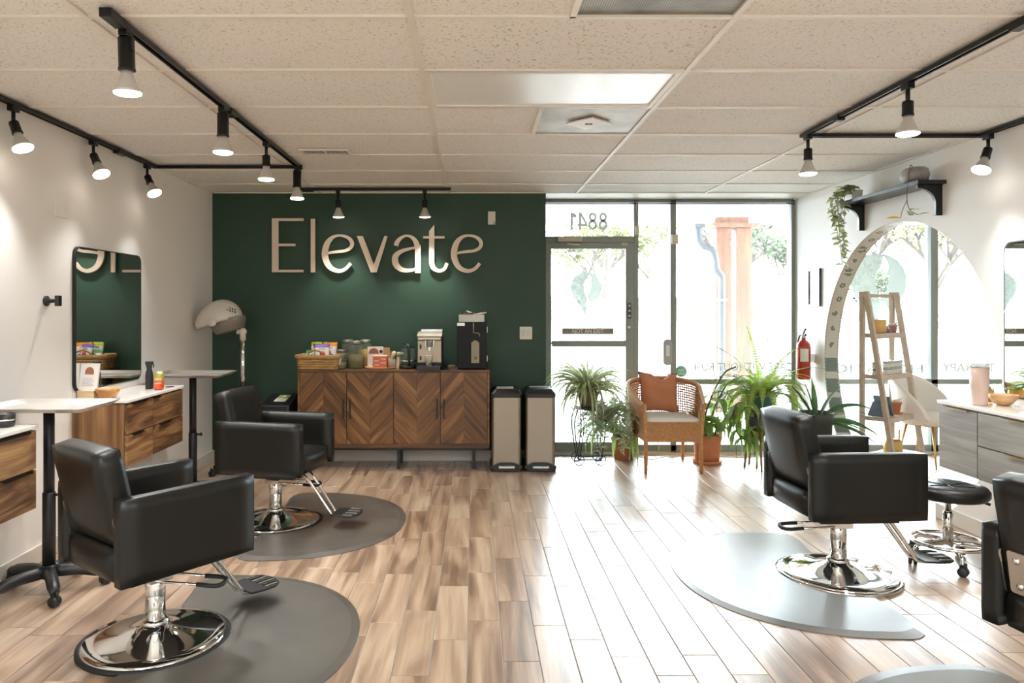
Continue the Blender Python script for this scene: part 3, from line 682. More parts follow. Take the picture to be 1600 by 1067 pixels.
# things on the brown cabinet
CTZ = .886
sb = thing('spray_bottle', 'black mist spray bottle standing against the wall mirror', 'bottle', (-2.275, 5.06, CTZ), .2)
MB().lathe([(0, 0), (.024, 0), (.026, .006), (.026, .09), (.023, .115), (.017, .135), (.016, .145)], n=24).build('bottle', BPL, sb)
MB().prism([(-.017, .143), (.016, .143), (.017, .16), (.026, .178), (.028, .193), (-.024, .193), (-.026, .178), (-.019, .16)], -.014, .014, XZ).build('spray_head', BPL, sb, bevel=.004)
MB().tube([(.022, 0, .178), (.03, 0, .165), (.026, 0, .15)], .004, 6).build('trigger', BMET, sb)
cn = thing('drink_can', 'orange and green drink can on the white top of oak cabinet', 'can', (-2.18, 5.0, CTZ))
m, nt, b = newmat('can_print'); tcn = nd(nt, 'ShaderNodeTexCoord'); sx = nd(nt, 'ShaderNodeSeparateXYZ'); nt.links.new(tcn.outputs['Generated'], sx.inputs[0])
nt.links.new(ramp(nt, sx.outputs[2], [(.1, 'D9522E'), (.45, 'E0703A'), (.62, 'C99A45'), (.85, 'A9A24C')]), b.inputs['Base Color']); b.inputs['Roughness'].default_value = .3; b.inputs['Metallic'].default_value = .3
MB().lathe([(0, .004), (.022, .004), (.026, 0), (.033, .012), (.033, .108), (.027, .120)], n=28).build('can_body', m, cn)
MB().lathe([(.027, .119), (.0275, .123), (.025, .1235), (.024, .119), (0, .119)], n=28).build('can_lid', ALU, cn)
text('PEAR', .02, WLET, 'lettering', cn, (.008, -.0335, .075), (pi/2, 0, .2)); text('pomelo', .014, WLET, 'lettering', cn, (.008, -.0335, .05), (pi/2, 0, .2))
LWOOD = wood('light_maple', [(.3, 'B98D5E'), (.5, 'CFA577'), (.7, 'DDB98D')], .45, along='X', scale=2)
TANW = wood('tan_acacia', [(.3, '9C6B3C'), (.5, 'B8864F'), (.7, 'CC9E68')], .45, along='X', scale=2)
bw = thing('wooden_bowl', 'round light wooden bowl at the front left of the oak cabinet top', 'bowl', (-2.29, 4.515, CTZ))
MB().lathe([(0, 0), (.03, 0), (.05, .012), (.066, .04), (.072, .064), (.069, .065), (.062, .042), (.045, .016), (0, .010)], n=36).build('bowl', TANW, bw)
for k in range(4): MB().ball((-.03+.02*k, .01*(k % 2), .028), (.022, .02, .012), 10, 6).build('wrapped_sweet', BPL if k % 2 else M('cream_wrapper', 'DAD2BE', .4), bw)
PALEW = wood('pale_birch', [(.3, 'C9AC86'), (.5, 'DABF9B'), (.7, 'E6CFAF')], .5, along='X', scale=2)
cw = thing('card_holder', 'light wooden block holding leaflets before the wall mirror', 'card holder', (-2.41, 4.515, CTZ))
MB().b(-.05, .055, -.045, .06, 0, .055).build('block', PALEW, cw, bevel=.004)
PAPER = M('white_card_stock', 'E8E3DC', .6); ARCH = M('brown_arch_print', '9C6244', .6); LIL = M('lilac_print', 'A79BC0', .6)
cds = []
for k, (yy, an, ti) in enumerate(((.028, .35, -.12), (-.012, .9, -.16))):
    c_ = MB().box((0, 0, .085), (.105, .003, .165)).build('leaflet', PAPER, cw, loc=(.0, yy, .052), rot=(ti, .07*k, an-.6))
    MB().prism([(-.025, .10)]+[(.025*cos(q), .115+.032*sin(q)) for q in [pi-pi*i/10 for i in range(11)]]+[(.025, .10)], -.0025, -.0019, XZ).build('arch_print', ARCH, c_)
    for q in range(6): MB().b(-.035, .03-.006*(q % 3), -.0024, -.0018, .03+.009*q, .032+.009*q).build('text_line', LIL, c_)
cp = thing('black_tool_cup', 'black tool cup on the cabinet top under the nearest chrome tray', 'cup', (-2.24, 3.45, CTZ))
MB().lathe([(0, 0), (.036, 0), (.04, .006), (.043, .062), (.040, .063), (.036, .01), (0, .008)], n=28).build('cup', BPL, cp)
MB().lathe([(.0405, .03), (.0425, .031), (.0425, .037), (.0415, .038)], n=28).build('cup_band', CHROME, cp)
# ---------------------------------------------------------------- sideboard and what stands on it
SBW = wood('sideboard_acacia', [(.2, '2E1C0E'), (.40, '57391F'), (.55, '7B5530'), (.75, 'A0774A')], .42, along='X', scale=.9, streak=14, warp=1.4, vary=.16)
SBX0, SBX1, SBY0, SBY1 = -1.577, .146, 6.47, 6.825
sd = thing('sideboard', 'long wooden sideboard with chevron plank doors on black legs below the sign', 'sideboard', ((SBX0+SBX1)/2, SBY0, 0))
WD = SBX1-SBX0; h2 = WD/2; DEP = SBY1-SBY0
MB().b(-h2, h2, 0, DEP, .876, .898).build('top_panel', SBW, sd, bevel=.002); MB().b(-h2, h2, 0, DEP, .196, .232).build('bottom_panel', SBW, sd, bevel=.002)
for s in (-1, 1): MB().b(s*h2, s*(h2-.02), 0, DEP, .232, .876).build('side_panel', SBW, sd, bevel=.002)
MB().b(-h2+.02, h2-.02, .035, DEP, .232, .876).build('carcass', DARKGAP, sd)
MB().b(-h2+.03, h2-.03, .03, DEP-.03, .172, .196).build('base_rail', BMET, sd)
for x in (-h2+.09, 0.04, h2-.14):
    for y in (.04, DEP-.05): MB().b(x-.014, x+.014, y-.014, y+.014, 0, .174).build('leg', BMET, sd)
def clip(poly, a, b, c):
    out = []
    for i in range(len(poly)):
        p, q = poly[i-1], poly[i]; dp, dq = a*p[0]+b*p[1]-c, a*q[0]+b*q[1]-c
        if dp*dq < 0: t = dp/(dp-dq); out.append((p[0]+(q[0]-p[0])*t, p[1]+(q[1]-p[1])*t))
        if dq <= 0: out.append(q)
    return out
dw = (WD-.04)/4
for k in range(4):
    x0 = -h2+.02+k*dw+.0025; wd = dw-.005; ht = .64
    dr = MB().b(0, wd, .012, .03, 0, ht).build('door', SBW, sd, loc=(x0, 0, .234))
    peak = k in (0, 3)
    for half in (0, 1):
        sgn = (1 if half == 0 else -1)*(1 if peak else -1); ang = sgn*radians(48); d = (cos(ang), sin(ang)); nrm = (-d[1], d[0])
        xa, xb = (0, wd/2) if half == 0 else (wd/2, wd); rect = [(xa+.0008, .0), (xb-.0008, .0), (xb-.0008, ht), (xa+.0008, ht)]
        bw_ = .073; off0 = random.choice((0, .02, .045))
        base = xb if half == 0 else xa
        for j in range(-14, 20):
            c0 = nrm[0]*wd/2+nrm[1]*(.03+off0*0)+j*bw_; pl_ = clip(clip(rect, nrm[0], nrm[1], c0+bw_-.0012), -nrm[0], -nrm[1], -c0)
            if len(pl_) < 3: continue
            area = abs(sum(pl_[i-1][0]*pl_[i][1]-pl_[i][0]*pl_[i-1][1] for i in range(len(pl_))))/2
            if area < 2e-4: continue
            cx = sum(p[0] for p in pl_)/len(pl_); cz = sum(p[1] for p in pl_)/len(pl_); ca, sa = cos(-ang), sin(-ang)
            loc = [((x-cx)*ca-(z-cz)*sa, (x-cx)*sa+(z-cz)*ca) for x, z in pl_]
            yo = random.uniform(0, .0015)
            MB().prism(loc, 0+yo, .012, XZ).build('plank', SBW, dr, loc=(cx, 0, cz), rot=(0, -ang, 0))
    hx = wd-.028 if k in (0, 2) else .028
    if k in (0, 1, 2, 3):
        m = MB().b(hx-.007, hx+.007, -.032, -.022, .225, .405)
        for z in (.24, .39): m.b(hx-.005, hx+.005, -.024, .004, z-.006, z+.006)
        m.build('bar_handle', BMET, dr, bevel=.002)
ZS = .898
# woven basket of snack bags
WICK = wood('woven_water_hyacinth', [(.3, '7A5A2C'), (.5, 'A88450'), (.7, 'C9A873')], .7, along='X', scale=4, streak=8, bump=.3)
bk = thing('snack_basket', 'flat woven basket full of snack bags at left end of the sideboard', 'basket', (-1.40, 6.60, ZS), -.10)
def rr_ring(w, h, r, z, n=6): return [(x, y, z) for x, y in rrect(w, h, r, n)]
m = MB()
for k in range(5): m.tube(rr_ring(.352+.006*k, .25+.006*k, .05, .013+.022*k), .0125, 6, closed=True)
m.build('woven_wall', WICK, bk); MB().b(-.155, .155, -.11, .11, .002, .01).build('basket_floor', WICK, bk)
m = MB(); ring = rr_ring(.385, .28, .06, .115, 8); 
m.tube(ring, .017, 8, closed=True)
m.build('rolled_rim', WICK, bk)
m = MB()
nr = len(ring)
for i in range(nr):
    p = Vector(ring[i]); q = Vector(ring[(i+1) % nr]); L_ = (q-p).length; kk = max(1, int(L_/.016))
    for j in range(kk):
        c = p.lerp(q, j/kk); t = (q-p).normalized(); u = t.cross(Vector((0, 0, 1)))
        m.tube([c+(u*cos(a)+Vector((0, 0, 1))*sin(a))*.0175+t*.004*a/pi for a in [2*pi*s_/7 for s_ in range(8)]], .0045, 4)
m = m.build('rim_wrapping', WICK, bk); m['kind'] = 'stuff'
HAN = M('cane_handle', 'A0672F', .5)
for y in (-.14, .14): MB().tube(bez([(-.075, y, .12), (-.055, y, .155), (0, y+.0, .175), (.055, y, .155), (.075, y, .12)], 6), .0075, 8).build('handle', HAN, bk)
def snack_bag(c, rz, tilt, cols, label, words):
    mats = [M('bag_white', 'E4DFD6', .35), M('bag_band_'+cols[0], cols[0], .35), M('bag_print_'+cols[1], cols[1], .35)]
    t = thing('snack_bag', label, 'snack bag', c, rz, 'snack bags in the basket'); t.rotation_euler = (tilt, 0, rz)
    W, H = .15, .19; m = MB()
    def f(u, v, s): th = .022*(max(0, sin(pi*u))**.5)*(max(0, sin(pi*v))**.55); return ((u-.5)*W*(1-.06*sin(pi*v)), s*th, (v-.1)*H)
    for s in (-1, 1):
        n = 10
        vs = [f(i/n, j/n, s) for i in range(n+1) for j in range(n+1)]; o = len(m.v); m.v += vs
        for i in range(n):
            for j in range(n):
                a = o+i*(n+1)+j; m.f.append((a, a+n+1, a+n+2, a+1)); m.sm.append(True); m.mi.append(1 if j >= 8 else 0)
    m.build('pouch', mats, t)
    m = MB(); m.lathe([(.026, 0), (.026, .001)], (0, -.0235, .07), 18, axis=(0, -1, 0)); m.build('round_print', mats[2], t)
    m = MB().lathe([(.016, 0), (.016, .001)], (.035, -.022, .045), 14, axis=(0, -1, 0)); m.build('round_print', M('bag_print_blue', '3C5C94', .4), t)
    text(words, .022, M('bag_letters', '6A625C', .5), 'lettering', t, (.0, -.0225, .118))
    return t
snack_bag((-1.43, 6.64, ZS+.075), .05, -.25, ('A5AE3C', '4F8A4A'), 'snack bag with lime green top band at back of the woven basket', 'POPPED')
snack_bag((-1.33, 6.63, ZS+.07), -.12, -.2, ('D98A2B', 'B4532B'), 'snack bag with orange top band at right of the woven basket', 'CRISPS')
snack_bag((-1.375, 6.565, ZS+.062), .38, -.25, ('7A63A8', 'B5433A'), 'snack bag with purple top band leaning in front of the other two', 'PUFFS')
snack_bag((-1.45, 6.54, ZS+.02), .25, -.5, ('4E8A55', '3F8F57'), 'green printed snack bag lying lowest at front of the woven basket', 'chips')
# glass jars
CLEAR = M('clear_glass', 'E8EEE8', .02, trans=1, ior=1.1); JLID = M('pewter_jar_lid', 'A9A59A', .35, .8)
def jar(p, r, h, label, fill, fh, tagged=False):
    t = thing('glass_jar', label, 'jar', p, 0, 'glass jars of tea and coffee')
    MB().lathe([(0, .002), (r*.92, .002), (r, .012), (r, h*.70), (r*.93, h*.80), (r*.72, h*.88), (r*.72, h*.93)], n=28).build('glass_body', M('jar_glass', '9FA694', .05, alpha=.2), t)
    MB().lathe([(0, .005), (r*.94, .006), (r*.95, fh), (r*.6, fh+.006), (0, fh+.004)], n=24).build('contents', fill, t)
    MB().lathe([(r*.78, h*.90), (r*.80, h*.905), (r*.80, h*.985), (r*.74, h), (0, h)], n=28).build('lid', JLID, t)
    if tagged: MB().box((-.01, -r-.003, h*.42), (r*.85, .002, h*.36), (0, .25, 0)).build('paper_tag', M('kraft_tag', 'BFB298', .7), t)
    return t
TEA = M('loose_tea', '6B6038', .9, noise=.35, nscale=90); BEAN = M('coffee_beans', '4C3A22', .7, noise=.4, nscale=90); SUG = M('raw_sugar', 'A8843F', .8, noise=.2, nscale=80); DRY = M('dried_leaves', '565A36', .9, noise=.4, nscale=90)
jar((-1.165, 6.70, ZS), .062, .262, 'tall lidded glass jar at back left of the jar cluster', DRY, .13)
jar((-1.075, 6.60, ZS), .068, .255, 'large lidded glass jar of tea in front of the jar cluster', TEA, .125)
jar((-1.005, 6.71, ZS), .062, .262, 'tall lidded glass jar of golden sugar at back right of the cluster', SUG, .17)
jar((-1.205, 6.56, ZS), .052, .178, 'shortest glass jar with a kraft paper tag beside the basket', TEA, .06, True)
# round tray with mug, box, cup
BAM = M('bamboo_tray', 'B98A55', .45); PEACH = M('terracotta_box', 'D06A45', .55)
tr_ = thing('serving_tray', 'oval bamboo tray on the sideboard between jars and kettle', 'tray', (-.845, 6.60, ZS))
MB().lathe([(0, 0), (.13, 0), (.143, .004), (.150, .016), (.147, .018), (.14, .008), (0, .007)], n=40, sy=.72).build('tray', BAM, tr_)
ZT_ = ZS+.008
mc = thing('menu_card', 'upright white menu card with brown arch behind the orange box', 'card', (-.905, 6.665, ZT_), .05)
MB().box((0, 0, .095), (.145, .012, .19)).build('card', PAPER, mc); MB().box((.1, .02, .09), (.06, .012, .18)).build('card_flap', M('kraft_card', 'B79468', .6), mc)
MB().prism([(-.06, .125)]+[(-.015+.045*cos(q), .135+.042*sin(q)) for q in [pi-pi*i/10 for i in range(11)]]+[(.03, .125)], -.0075, -.0062, XZ).build('arch_print', ARCH, mc)
MB().prism(arc(.052, .145, .016, 0, 2*pi, 16)[:-1], -.0075, -.0062, XZ).build('dot_print', BPL, mc); MB().prism([(-.03, .02), (.05, .02), (.06, .045), (.05, .05), (.035, .1), (.02, .1), (.02, .05), (-.02, .045)], -.0075, -.0062, XZ).build('photo_print', M('photo_brown', '5A3B25', .5), mc)
ob = thing('orange_tea_box', 'orange lettered tissue box on the bamboo tray', 'box', (-.845, 6.545, ZT_), .0)
MB().b(-.062, .062, -.04, .04, 0, .105).build('carton', PEACH, ob, bevel=.003)
MB().b(-.064, .064, -.038, .042, .105, .118).build('lid', M('peach_lid', 'E3BFA5', .6), ob, bevel=.003)
for q, wd_ in enumerate(('TEA', 'MINT', 'ROSE', 'CHAI')): text(wd_, .022, WLET, 'lettering', ob, (-.028 if q % 2 else .032, -.0412, .085-.017*q), w=.045)
gc = thing('glass_sugar_jar', 'small glass jar of wooden stirrers on the bamboo tray', 'jar', (-.745, 6.575, ZT_))
MB().lathe([(0, .002), (.034, .002), (.037, .01), (.037, .075), (.03, .085), (.03, .09)], n=24).build('glass_body', M('cup_glass', 'CDC9BD', .05, alpha=.45), gc)
MB().lathe([(0, .004), (.033, .004), (.034, .05), (0, .052)], n=20).build('contents', M('brown_sugar', '8E6A42', .8, noise=.3, nscale=120), gc)
m = MB()
for k in range(5): m.box((-.02+.01*k, .004*(k % 2), .095), (.006, .003, .12), (.1*(k-2), .12*(k-2), 0))
m = m.build('stirrers', BAM, gc); m['kind'] = 'stuff'
MB().tube([(.0, -.01, .09), (.022, -.012, .13), (.03, -.012, .152)], [.012, .02, .013], 10).build('tongs_bundle', M('cream_cloth', 'D9C6A5', .8), gc)
# small bottle, kettle
sy = thing('syrup_bottle', 'slim cream pump bottle standing between tray and glass kettle', 'bottle', (-.685, 6.59, ZS))
CREAM = M('cream_plastic', 'D8C4A4', .45)
MB().lathe([(0, 0), (.026, 0), (.027, .008), (.022, .06), (.018, .08), (.016, .115)], n=20).build('bottle', CREAM, sy); MB().lathe([(.017, .112), (.019, .114), (.019, .128), (.012, .13)], n=20).build('cap_ring', M('green_ring', '5F8A4E', .5), sy)
MB().b(-.014, .05, -.011, .011, .13, .152).build('pump_head', CREAM, sy, bevel=.004)
kt = thing('glass_kettle', 'glass kettle with black handle left of the coffee machine', 'kettle', (-.60, 6.60, ZS))
MB().lathe([(0, .03), (.072, .03), (.082, .06), (.078, .13), (.062, .185), (.058, .195)], n=32).build('glass_body', M('kettle_glass', '93A096', .04, alpha=.2), kt)
MB().lathe([(0, .0), (.083, .0), (.084, .03), (.078, .034), (0, .034)], n=32).build('heating_base', BPL, kt); MB().lathe([(.0765, .068), (.083, .068), (.082, .082), (.0805, .082)], n=32).build('steel_band', CHROME, kt)
MB().lathe([(0, .196), (.062, .194), (.063, .203), (.03, .213), (.012, .216), (.01, .228), (0, .228)], n=28).build('lid', BPL, kt)
MB().tube(bez([(.02, -.055, .205), (.02, -.10, .215), (.022, -.118, .18), (.022, -.112, .09), (.02, -.078, .04)], 7), [.013]*29, 10).build('handle', BPL, kt)
# bean-to-cup coffee machine
CHAMP = M('champagne_plastic', 'B5A894', .35, .4); CHAMP2 = M('light_champagne', 'CFC4B0', .3, .4)
cm = thing('coffee_machine', 'champagne coloured bean to cup coffee machine on the sideboard', 'coffee machine', (-.388, 6.52, ZS))
MB().b(-.118, .105, .02, .28, .012, .30).build('housing', BPL, cm, bevel=.008)
MB().b(-.117, .100, -.005, .03, .058, .262).build('front_panel', CHAMP, cm, bevel=.008)
MB().b(-.117, .098, -.02, .02, .263, .296).build('control_band', CHAMP2, cm, bevel=.01)
MB().prism([(-.03, .296), (.26, .296), (.26, .335), (.06, .335), (-.03, .312)], -.119, .107, lambda u, v, t: (t, u, v)).build('slanted_lid', CHAMP2, cm, bevel=.004)
MB().prism([(.05, .335), (.25, .335), (.25, .362), (.08, .362)], -.092, .11, lambda u, v, t: (t, u, v)).build('bean_hopper', BPL, cm, bevel=.004)
m = MB()
for k in range(5): m.b(-.075+.03*k, -.068+.03*k, -.012, -.008, .312, .318)
MB().b(-.12, .098, -.03, .20, 0, .014).b(-.117, .095, -.13, .02, .0, .038).build('drip_tray', BPL, cm, bevel=.004)
m = MB()
for k in range(12): m.b(-.105+.017*k, -.097+.017*k, -.125, -.01, .038, .042)
m = m.build('drip_grate', BMET, cm); m['kind'] = 'stuff'
sp = MB().b(-.03, .018, -.05, -.004, .205, .262).build('spout_body', M('smoke_grey', '6E6A62', .25, .5), cm, bevel=.006)
for x in (-.047, .025): MB().b(x, x+.014, -.045, -.004, .205, .262).build('spout_cheek', ALU, cm, bevel=.004)
MB().prism([(-.022, .205), (.012, .205), (.004, .168), (-.014, .168)], -.042, -.012, XZ).build('spout_nozzle', ALU, cm, bevel=.002)
for z0, z1 in ((.185, .225), (.085, .12)): MB().b(-.097, -.08, -.008, -.003, z0, z1).build('display_window', BPL, cm, bevel=.001)
pc = thing('paper_cup', 'white paper cup on the drip tray of the coffee machine', 'cup', (-.40, 6.455, ZS+.042))
MB().lathe([(0, .002), (.026, 0), (.027, .0), (.036, .085), (.038, .087), (.0355, .088), (.0255, .006), (0, .006)], n=28).build('cup', PAPER, pc); MB().lathe([(.0281, .01), (.0294, .022)], n=28).build('green_print', M('leaf_green_print', '6C8A3E', .5), pc)
# mini fridge, tin, sundries
BGL = M('black_glass_front', '060707', .08, spec=.18)
fg = thing('mini_fridge', 'black glass fronted mini fridge at right end of the sideboard', 'fridge', (.0, 6.50, ZS))
MB().b(-.145, .115, .02, .28, .012, .425).build('cabinet', BPL, fg, bevel=.005); d_ = MB().b(-.145, .122, -.012, .018, .008, .425).build('door', BGL, fg, bevel=.004)
for z in (.36, .10): MB().b(.122, .129, -.01, .012, z-.025, z+.025).build('hinge', ALU, d_, bevel=.002)
MB().b(-.145, -.077, -.0145, -.012, .395, .421).build('maker_plate', ALU, d_); 
for x in (-.12, .10):
    for y in (.05, .24): MB().lathe([(.012, 0), (.012, .014)], (x, y, 0), 12).build('foot', RUB, fg)
# the milk carton glimpsed through the door, seated just behind the glass skin
CART = M('carton_board', 'A39B84', .6); CARTD = M('carton_print', '3B3A33', .6); TUBE_ = M('milk_tube', '8C8468', .4)
MB().b(-.018, .054, -.0138, -.0119, .06, .245).build('carton_seen_inside', CART, d_); MB().prism([(-.012, .245), (.048, .245), (.03, .262), (.006, .262)], -.0138, -.0119, XZ).build('carton_gable', CART, d_)
for q in range(4): MB().b(.010+.012*(q % 2), .019+.012*(q % 2), -.0146, -.0138, .092+.014*(q//2), .102+.014*(q//2)).build('carton_emblem', CARTD, d_)
MB().tube([(.002, -.012, .42), (.002, -.013, .335), (.055, -.013, .325), (.055, -.013, .30)], .006, 6).build('milk_tube', TUBE_, d_)
bx = thing('steel_tin', 'open embossed steel tin on top of the mini fridge', 'tin', (-.015, 6.60, ZS+.425))
MB().b(-.118, .118, -.075, .075, 0, .004).b(-.118, .118, -.075, -.071, 0, .07).b(-.118, .118, .071, .075, 0, .07).b(-.118, -.114, -.075, .075, 0, .07).b(.114, .118, -.075, .075, 0, .07).build('tin_walls', M('embossed_steel', 'ABA89E', .4, .85, bump=.6, bscale=160), bx)
SACH = [M('white_sachet', 'E1D6C6', .5), M('brown_sachet', '5B3E2C', .5)]
for q, (x, y, a, b_, mi) in enumerate(((-.07, .0, .2, .5, 1), (-.03, -.02, -.1, -.3, 1), (.0, .01, .35, .2, 0), (.05, -.01, -.2, .1, 0), (.085, .0, -.15, -.4, 0))):
    o = MB().box((0, 0, 0), (.10, .05, .012)).build('sachet', SACH[mi], loc=(x-.015, 6.60+y, ZS+.425+.072+.006*(q % 3)), rot=(.1, a, b_), bevel=.005)
    tag(o, ['brown sachet sticking out at left of the steel tin', 'dark sachet lying across the front of the steel tin', 'folded cream sachet standing highest in the steel tin', 'flat cream sachet at right of the highest one in the tin', 'cream sachet at right corner of the steel tin'][q], 'sachet', 'sachets in the steel tin')
o = MB().b(-.035, .035, -.04, .04, 0, .03).build('coaster_stack', M('brown_box', '6E5636', .6), loc=(-.20, 6.62, ZS), bevel=.003); tag(o, 'little brown box between the coffee machine and mini fridge', 'box')
# bins
def bin_(x, label, handles, body):
    t = thing('pedal_bin', label, 'bin', (x, 6.40, 0), 0, 'stainless pedal bins'); W, D = .142, .36
    sec = rrect(W*2-.016, D, .03, 5)
    MB().prism(sec, .05, .655, XY).build('steel_body', body, t, loc=(0, D/2, 0))
    m = MB(); n = len(rrect(1, 1, .1, 5)); secs = [(0, .655, W*2-.012, D+.004), (0, .69, W*2-.006, D+.008), (.0, .705, W*2-.03, D-.03), (.0, .728, W*2-.07, D-.07)]
    vs = []
    for _, z, a, b_ in secs: vs += [(x_, y_+D/2, z) for x_, y_ in rrect(a, b_, .03, 5)]
    m._add(vs, [(k*n+i, k*n+(i+1) % n, (k+1)*n+(i+1) % n, (k+1)*n+i) for k in range(3) for i in range(n)]+[tuple(range(3*n, 4*n)), tuple(range(n-1, -1, -1))])
    lid = m.build('lid', BPL, t, bevel=.004)
    for k, y in enumerate(handles): MB().b(-.085, .07, y, y+.022, .722, .735).build('lid_bar', ALU, lid, bevel=.004)
    MB().prism(rrect(W*2, D+.01, .03, 5), 0, .052, XY).build('base', BPL, t, loc=(0, D/2, 0), bevel=.006)
    pts = [(-W, .03), (W, .03), (W, .055), (.11, .062), (.085, .075), (.05, .083), (-.05, .083), (-.085, .075), (-.11, .062), (-W, .055)]
    MB().prism(pts, -.014, .004, XZ).build('pedal_surround', BPL, t, bevel=.003)
    MB().b(-.072, .072, -.05, -.012, .036, .058).build('pedal', ALU, t, bevel=.006)
    return t
BIN = M('brushed_bin_steel', '8D8477', .27, 1, bump=.05, bscale=40)
bin_(.295, 'stainless pedal bin nearer the sideboard with two bars on its lid', (.10, .19), BIN)
bin_(.597, 'stainless pedal bin beside the glass door with one bar on its lid', (.22,), BIN)
# plates on the green wall
sw = MB().prism(rrect(.118, .12, .008), -.007, 0, XZ).build('light_switch', M('white_switch', 'E6E3DA', .4), loc=(.5, YG, 1.215), bevel=.002); tag(sw, 'double white light switch on green wall above the pedal bins', 'switch')
for x in (-.026, .026): MB().b(x-.017, x+.017, -.012, -.007, -.032, .032).build('rocker', M('rocker_white', 'DAD7CE', .4), sw, bevel=.002)
th = MB().b(-.036, .036, -.03, 0, -.062, .062).build('wall_sensor', M('ivory_box', 'DAD7CC', .5), loc=(.174, YG, 2.306), bevel=.004); tag(th, 'small white box high on the green wall right of the sign', 'sensor')
MB().b(.012, .036, -.034, -.03, -.062, -.035).build('sensor_notch', M('notch_grey', 'B5B2A8', .5), th)
# ---------------------------------------------------------------- the big sign
SIGN = M('blush_acrylic', 'E2D2BE', .45)
sg = thing('wall_sign', 'row of large raised cream letters across the dark green wall', 'sign', (0, YG-.045, 0))
K = .2375*YG/1126
def sxz(u, v): return ((400-739.5)*YG/1126+u*K, CAM_Z-(330-481)*YG/1126-v*K)
def letter(strokes):
    m = MB()
    for si, st_ in enumerate(strokes):
        y0_ = -.0008*si
        if st_[0] == 'p': m.prism([sxz(*p) for p in st_[1]], y0_, .02+y0_*.5, XZ)
        else:
            pts = bez([(u, v, w_) for u, v, w_ in st_[1]], 10); n = len(pts); A = []; B = []
            for i in range(n):
                a, c = pts[max(0, i-1)], pts[min(n-1, i+1)]; t = Vector((c.x-a.x, c.y-a.y)).normalized(); nn = Vector((-t.y, t.x))*pts[i].z/2
                A.append(sxz(pts[i].x+nn.x, pts[i].y+nn.y)); B.append(sxz(pts[i].x-nn.x, pts[i].y-nn.y))
            vs = [(x, y0_, z) for x, z in A]+[(x, y0_, z) for x, z in B]+[(x, .02+y0_*.5, z) for x, z in A]+[(x, .02+y0_*.5, z) for x, z in B]
            fs = []
            for i in range(n-1): fs += [(i, i+1, n+i+1, n+i), (2*n+i, 3*n+i, 3*n+i+1, 2*n+i+1), (i, 2*n+i, 2*n+i+1, i+1), (n+i, n+i+1, 3*n+i+1, 3*n+i)]
            fs += [(0, n, 3*n, 2*n), (n-1, 3*n-1, 4*n-1, 2*n-1)]
            m._add(vs, fs)
    m.build('letter', SIGN, sg, fix=False)
R4 = lambda a, b, c, d: ('p', [(a, c), (b, c), (b, d), (a, d)])
letter([R4(113, 155, 50, 403), R4(155, 319, 50, 67), R4(155, 266, 216, 233), R4(155, 319, 387, 403)])
letter([R4(367, 395, 53, 403)])
def e_(dx): return [('s', [(474+dx, 284, 10), (492+dx, 275, 16), (540+dx, 268, 18), (590+dx, 262, 19), (626+dx, 243, 22), (637+dx, 215, 25), (622+dx, 186, 23), (590+dx, 168, 18), (545+dx, 163, 15), (505+dx, 178, 24), (473+dx, 218, 36), (459+dx, 280, 41), (470+dx, 335, 38), (500+dx, 376, 32), (550+dx, 394, 25), (595+dx, 380, 22), (628+dx, 344, 22)])]
letter(e_(0))
letter([('p', [(668, 166), (708, 166), (798, 403), (760, 403)]), ('p', [(848, 166), (869, 166), (798, 403), (775, 403), (772, 372)])])
letter([R4(1048, 1086, 225, 407), ('s', [(923, 230, 30), (935, 200, 27), (962, 175, 19), (995, 164, 14), (1030, 176, 22), (1054, 205, 32), (1067, 250, 38)]), ('s', [(1056, 240, 14), (1010, 250, 18), (955, 268, 26), (921, 300, 38), (921, 345, 40), (948, 378, 34), (985, 390, 26), (1030, 388, 20), (1060, 375, 14)])])
letter([('p', [(1140, 135), (1175, 92), (1175, 300), (1140, 300)]), R4(1102, 1242, 167, 182), ('s', [(1157.5, 296, 35), (1158, 340, 35), (1170, 375, 31), (1205, 393, 22), (1240, 380, 22), (1258, 343, 22)])])
letter(e_(844))
so = MB()
for u, v in ((134, 100), (134, 350), (381, 100), (381, 350), (459, 280), (600, 175), (690, 200), (780, 380), (1067, 250), (930, 320), (1157, 200), (1160, 340), (1303, 280), (1445, 175)):
    x, z = sxz(u, v); so.tube([(x, .018, z), (x, .046, z)], .006, 6)
o = so.build('standoff_pins', SIGN, sg); o['kind'] = 'stuff'
# ---------------------------------------------------------------- ceiling fittings
m, nt, b = newmat('prismatic_lens'); b.inputs['Base Color'].default_value = lin('EEF0EF'); b.inputs['Roughness'].default_value = .25
tc = nd(nt, 'ShaderNodeTexCoord'); wv = nd(nt, 'ShaderNodeTexWave'); wv.inputs['Scale'].default_value = 60; nt.links.new(tc.outputs['Object'], wv.inputs['Vector'])
bp = nd(nt, 'ShaderNodeBump'); bp.inputs['Strength'].default_value = .15; bp.inputs['Distance'].default_value = .003; nt.links.new(wv.outputs[0], bp.inputs['Height']); nt.links.new(bp.outputs[0], b.inputs['Normal'])
LENS = m
lp = thing('ceiling_light_panel', 'unlit white rectangular light panel in the ceiling grid', 'ceiling light', (-.236+.6096, 3.3196+.3048, ZC))
MB().b(-.572, .572, -.272, .272, .004, .012).build('lens', LENS, lp)
m = MB(); m.b(-.597, .597, -.297, -.27, -.003, .02).b(-.597, .597, .27, .297, -.003, .02).b(-.597, -.57, -.27, .27, -.003, .02).b(.57, .597, -.27, .27, -.003, .02); m.build('frame', GRID, lp)
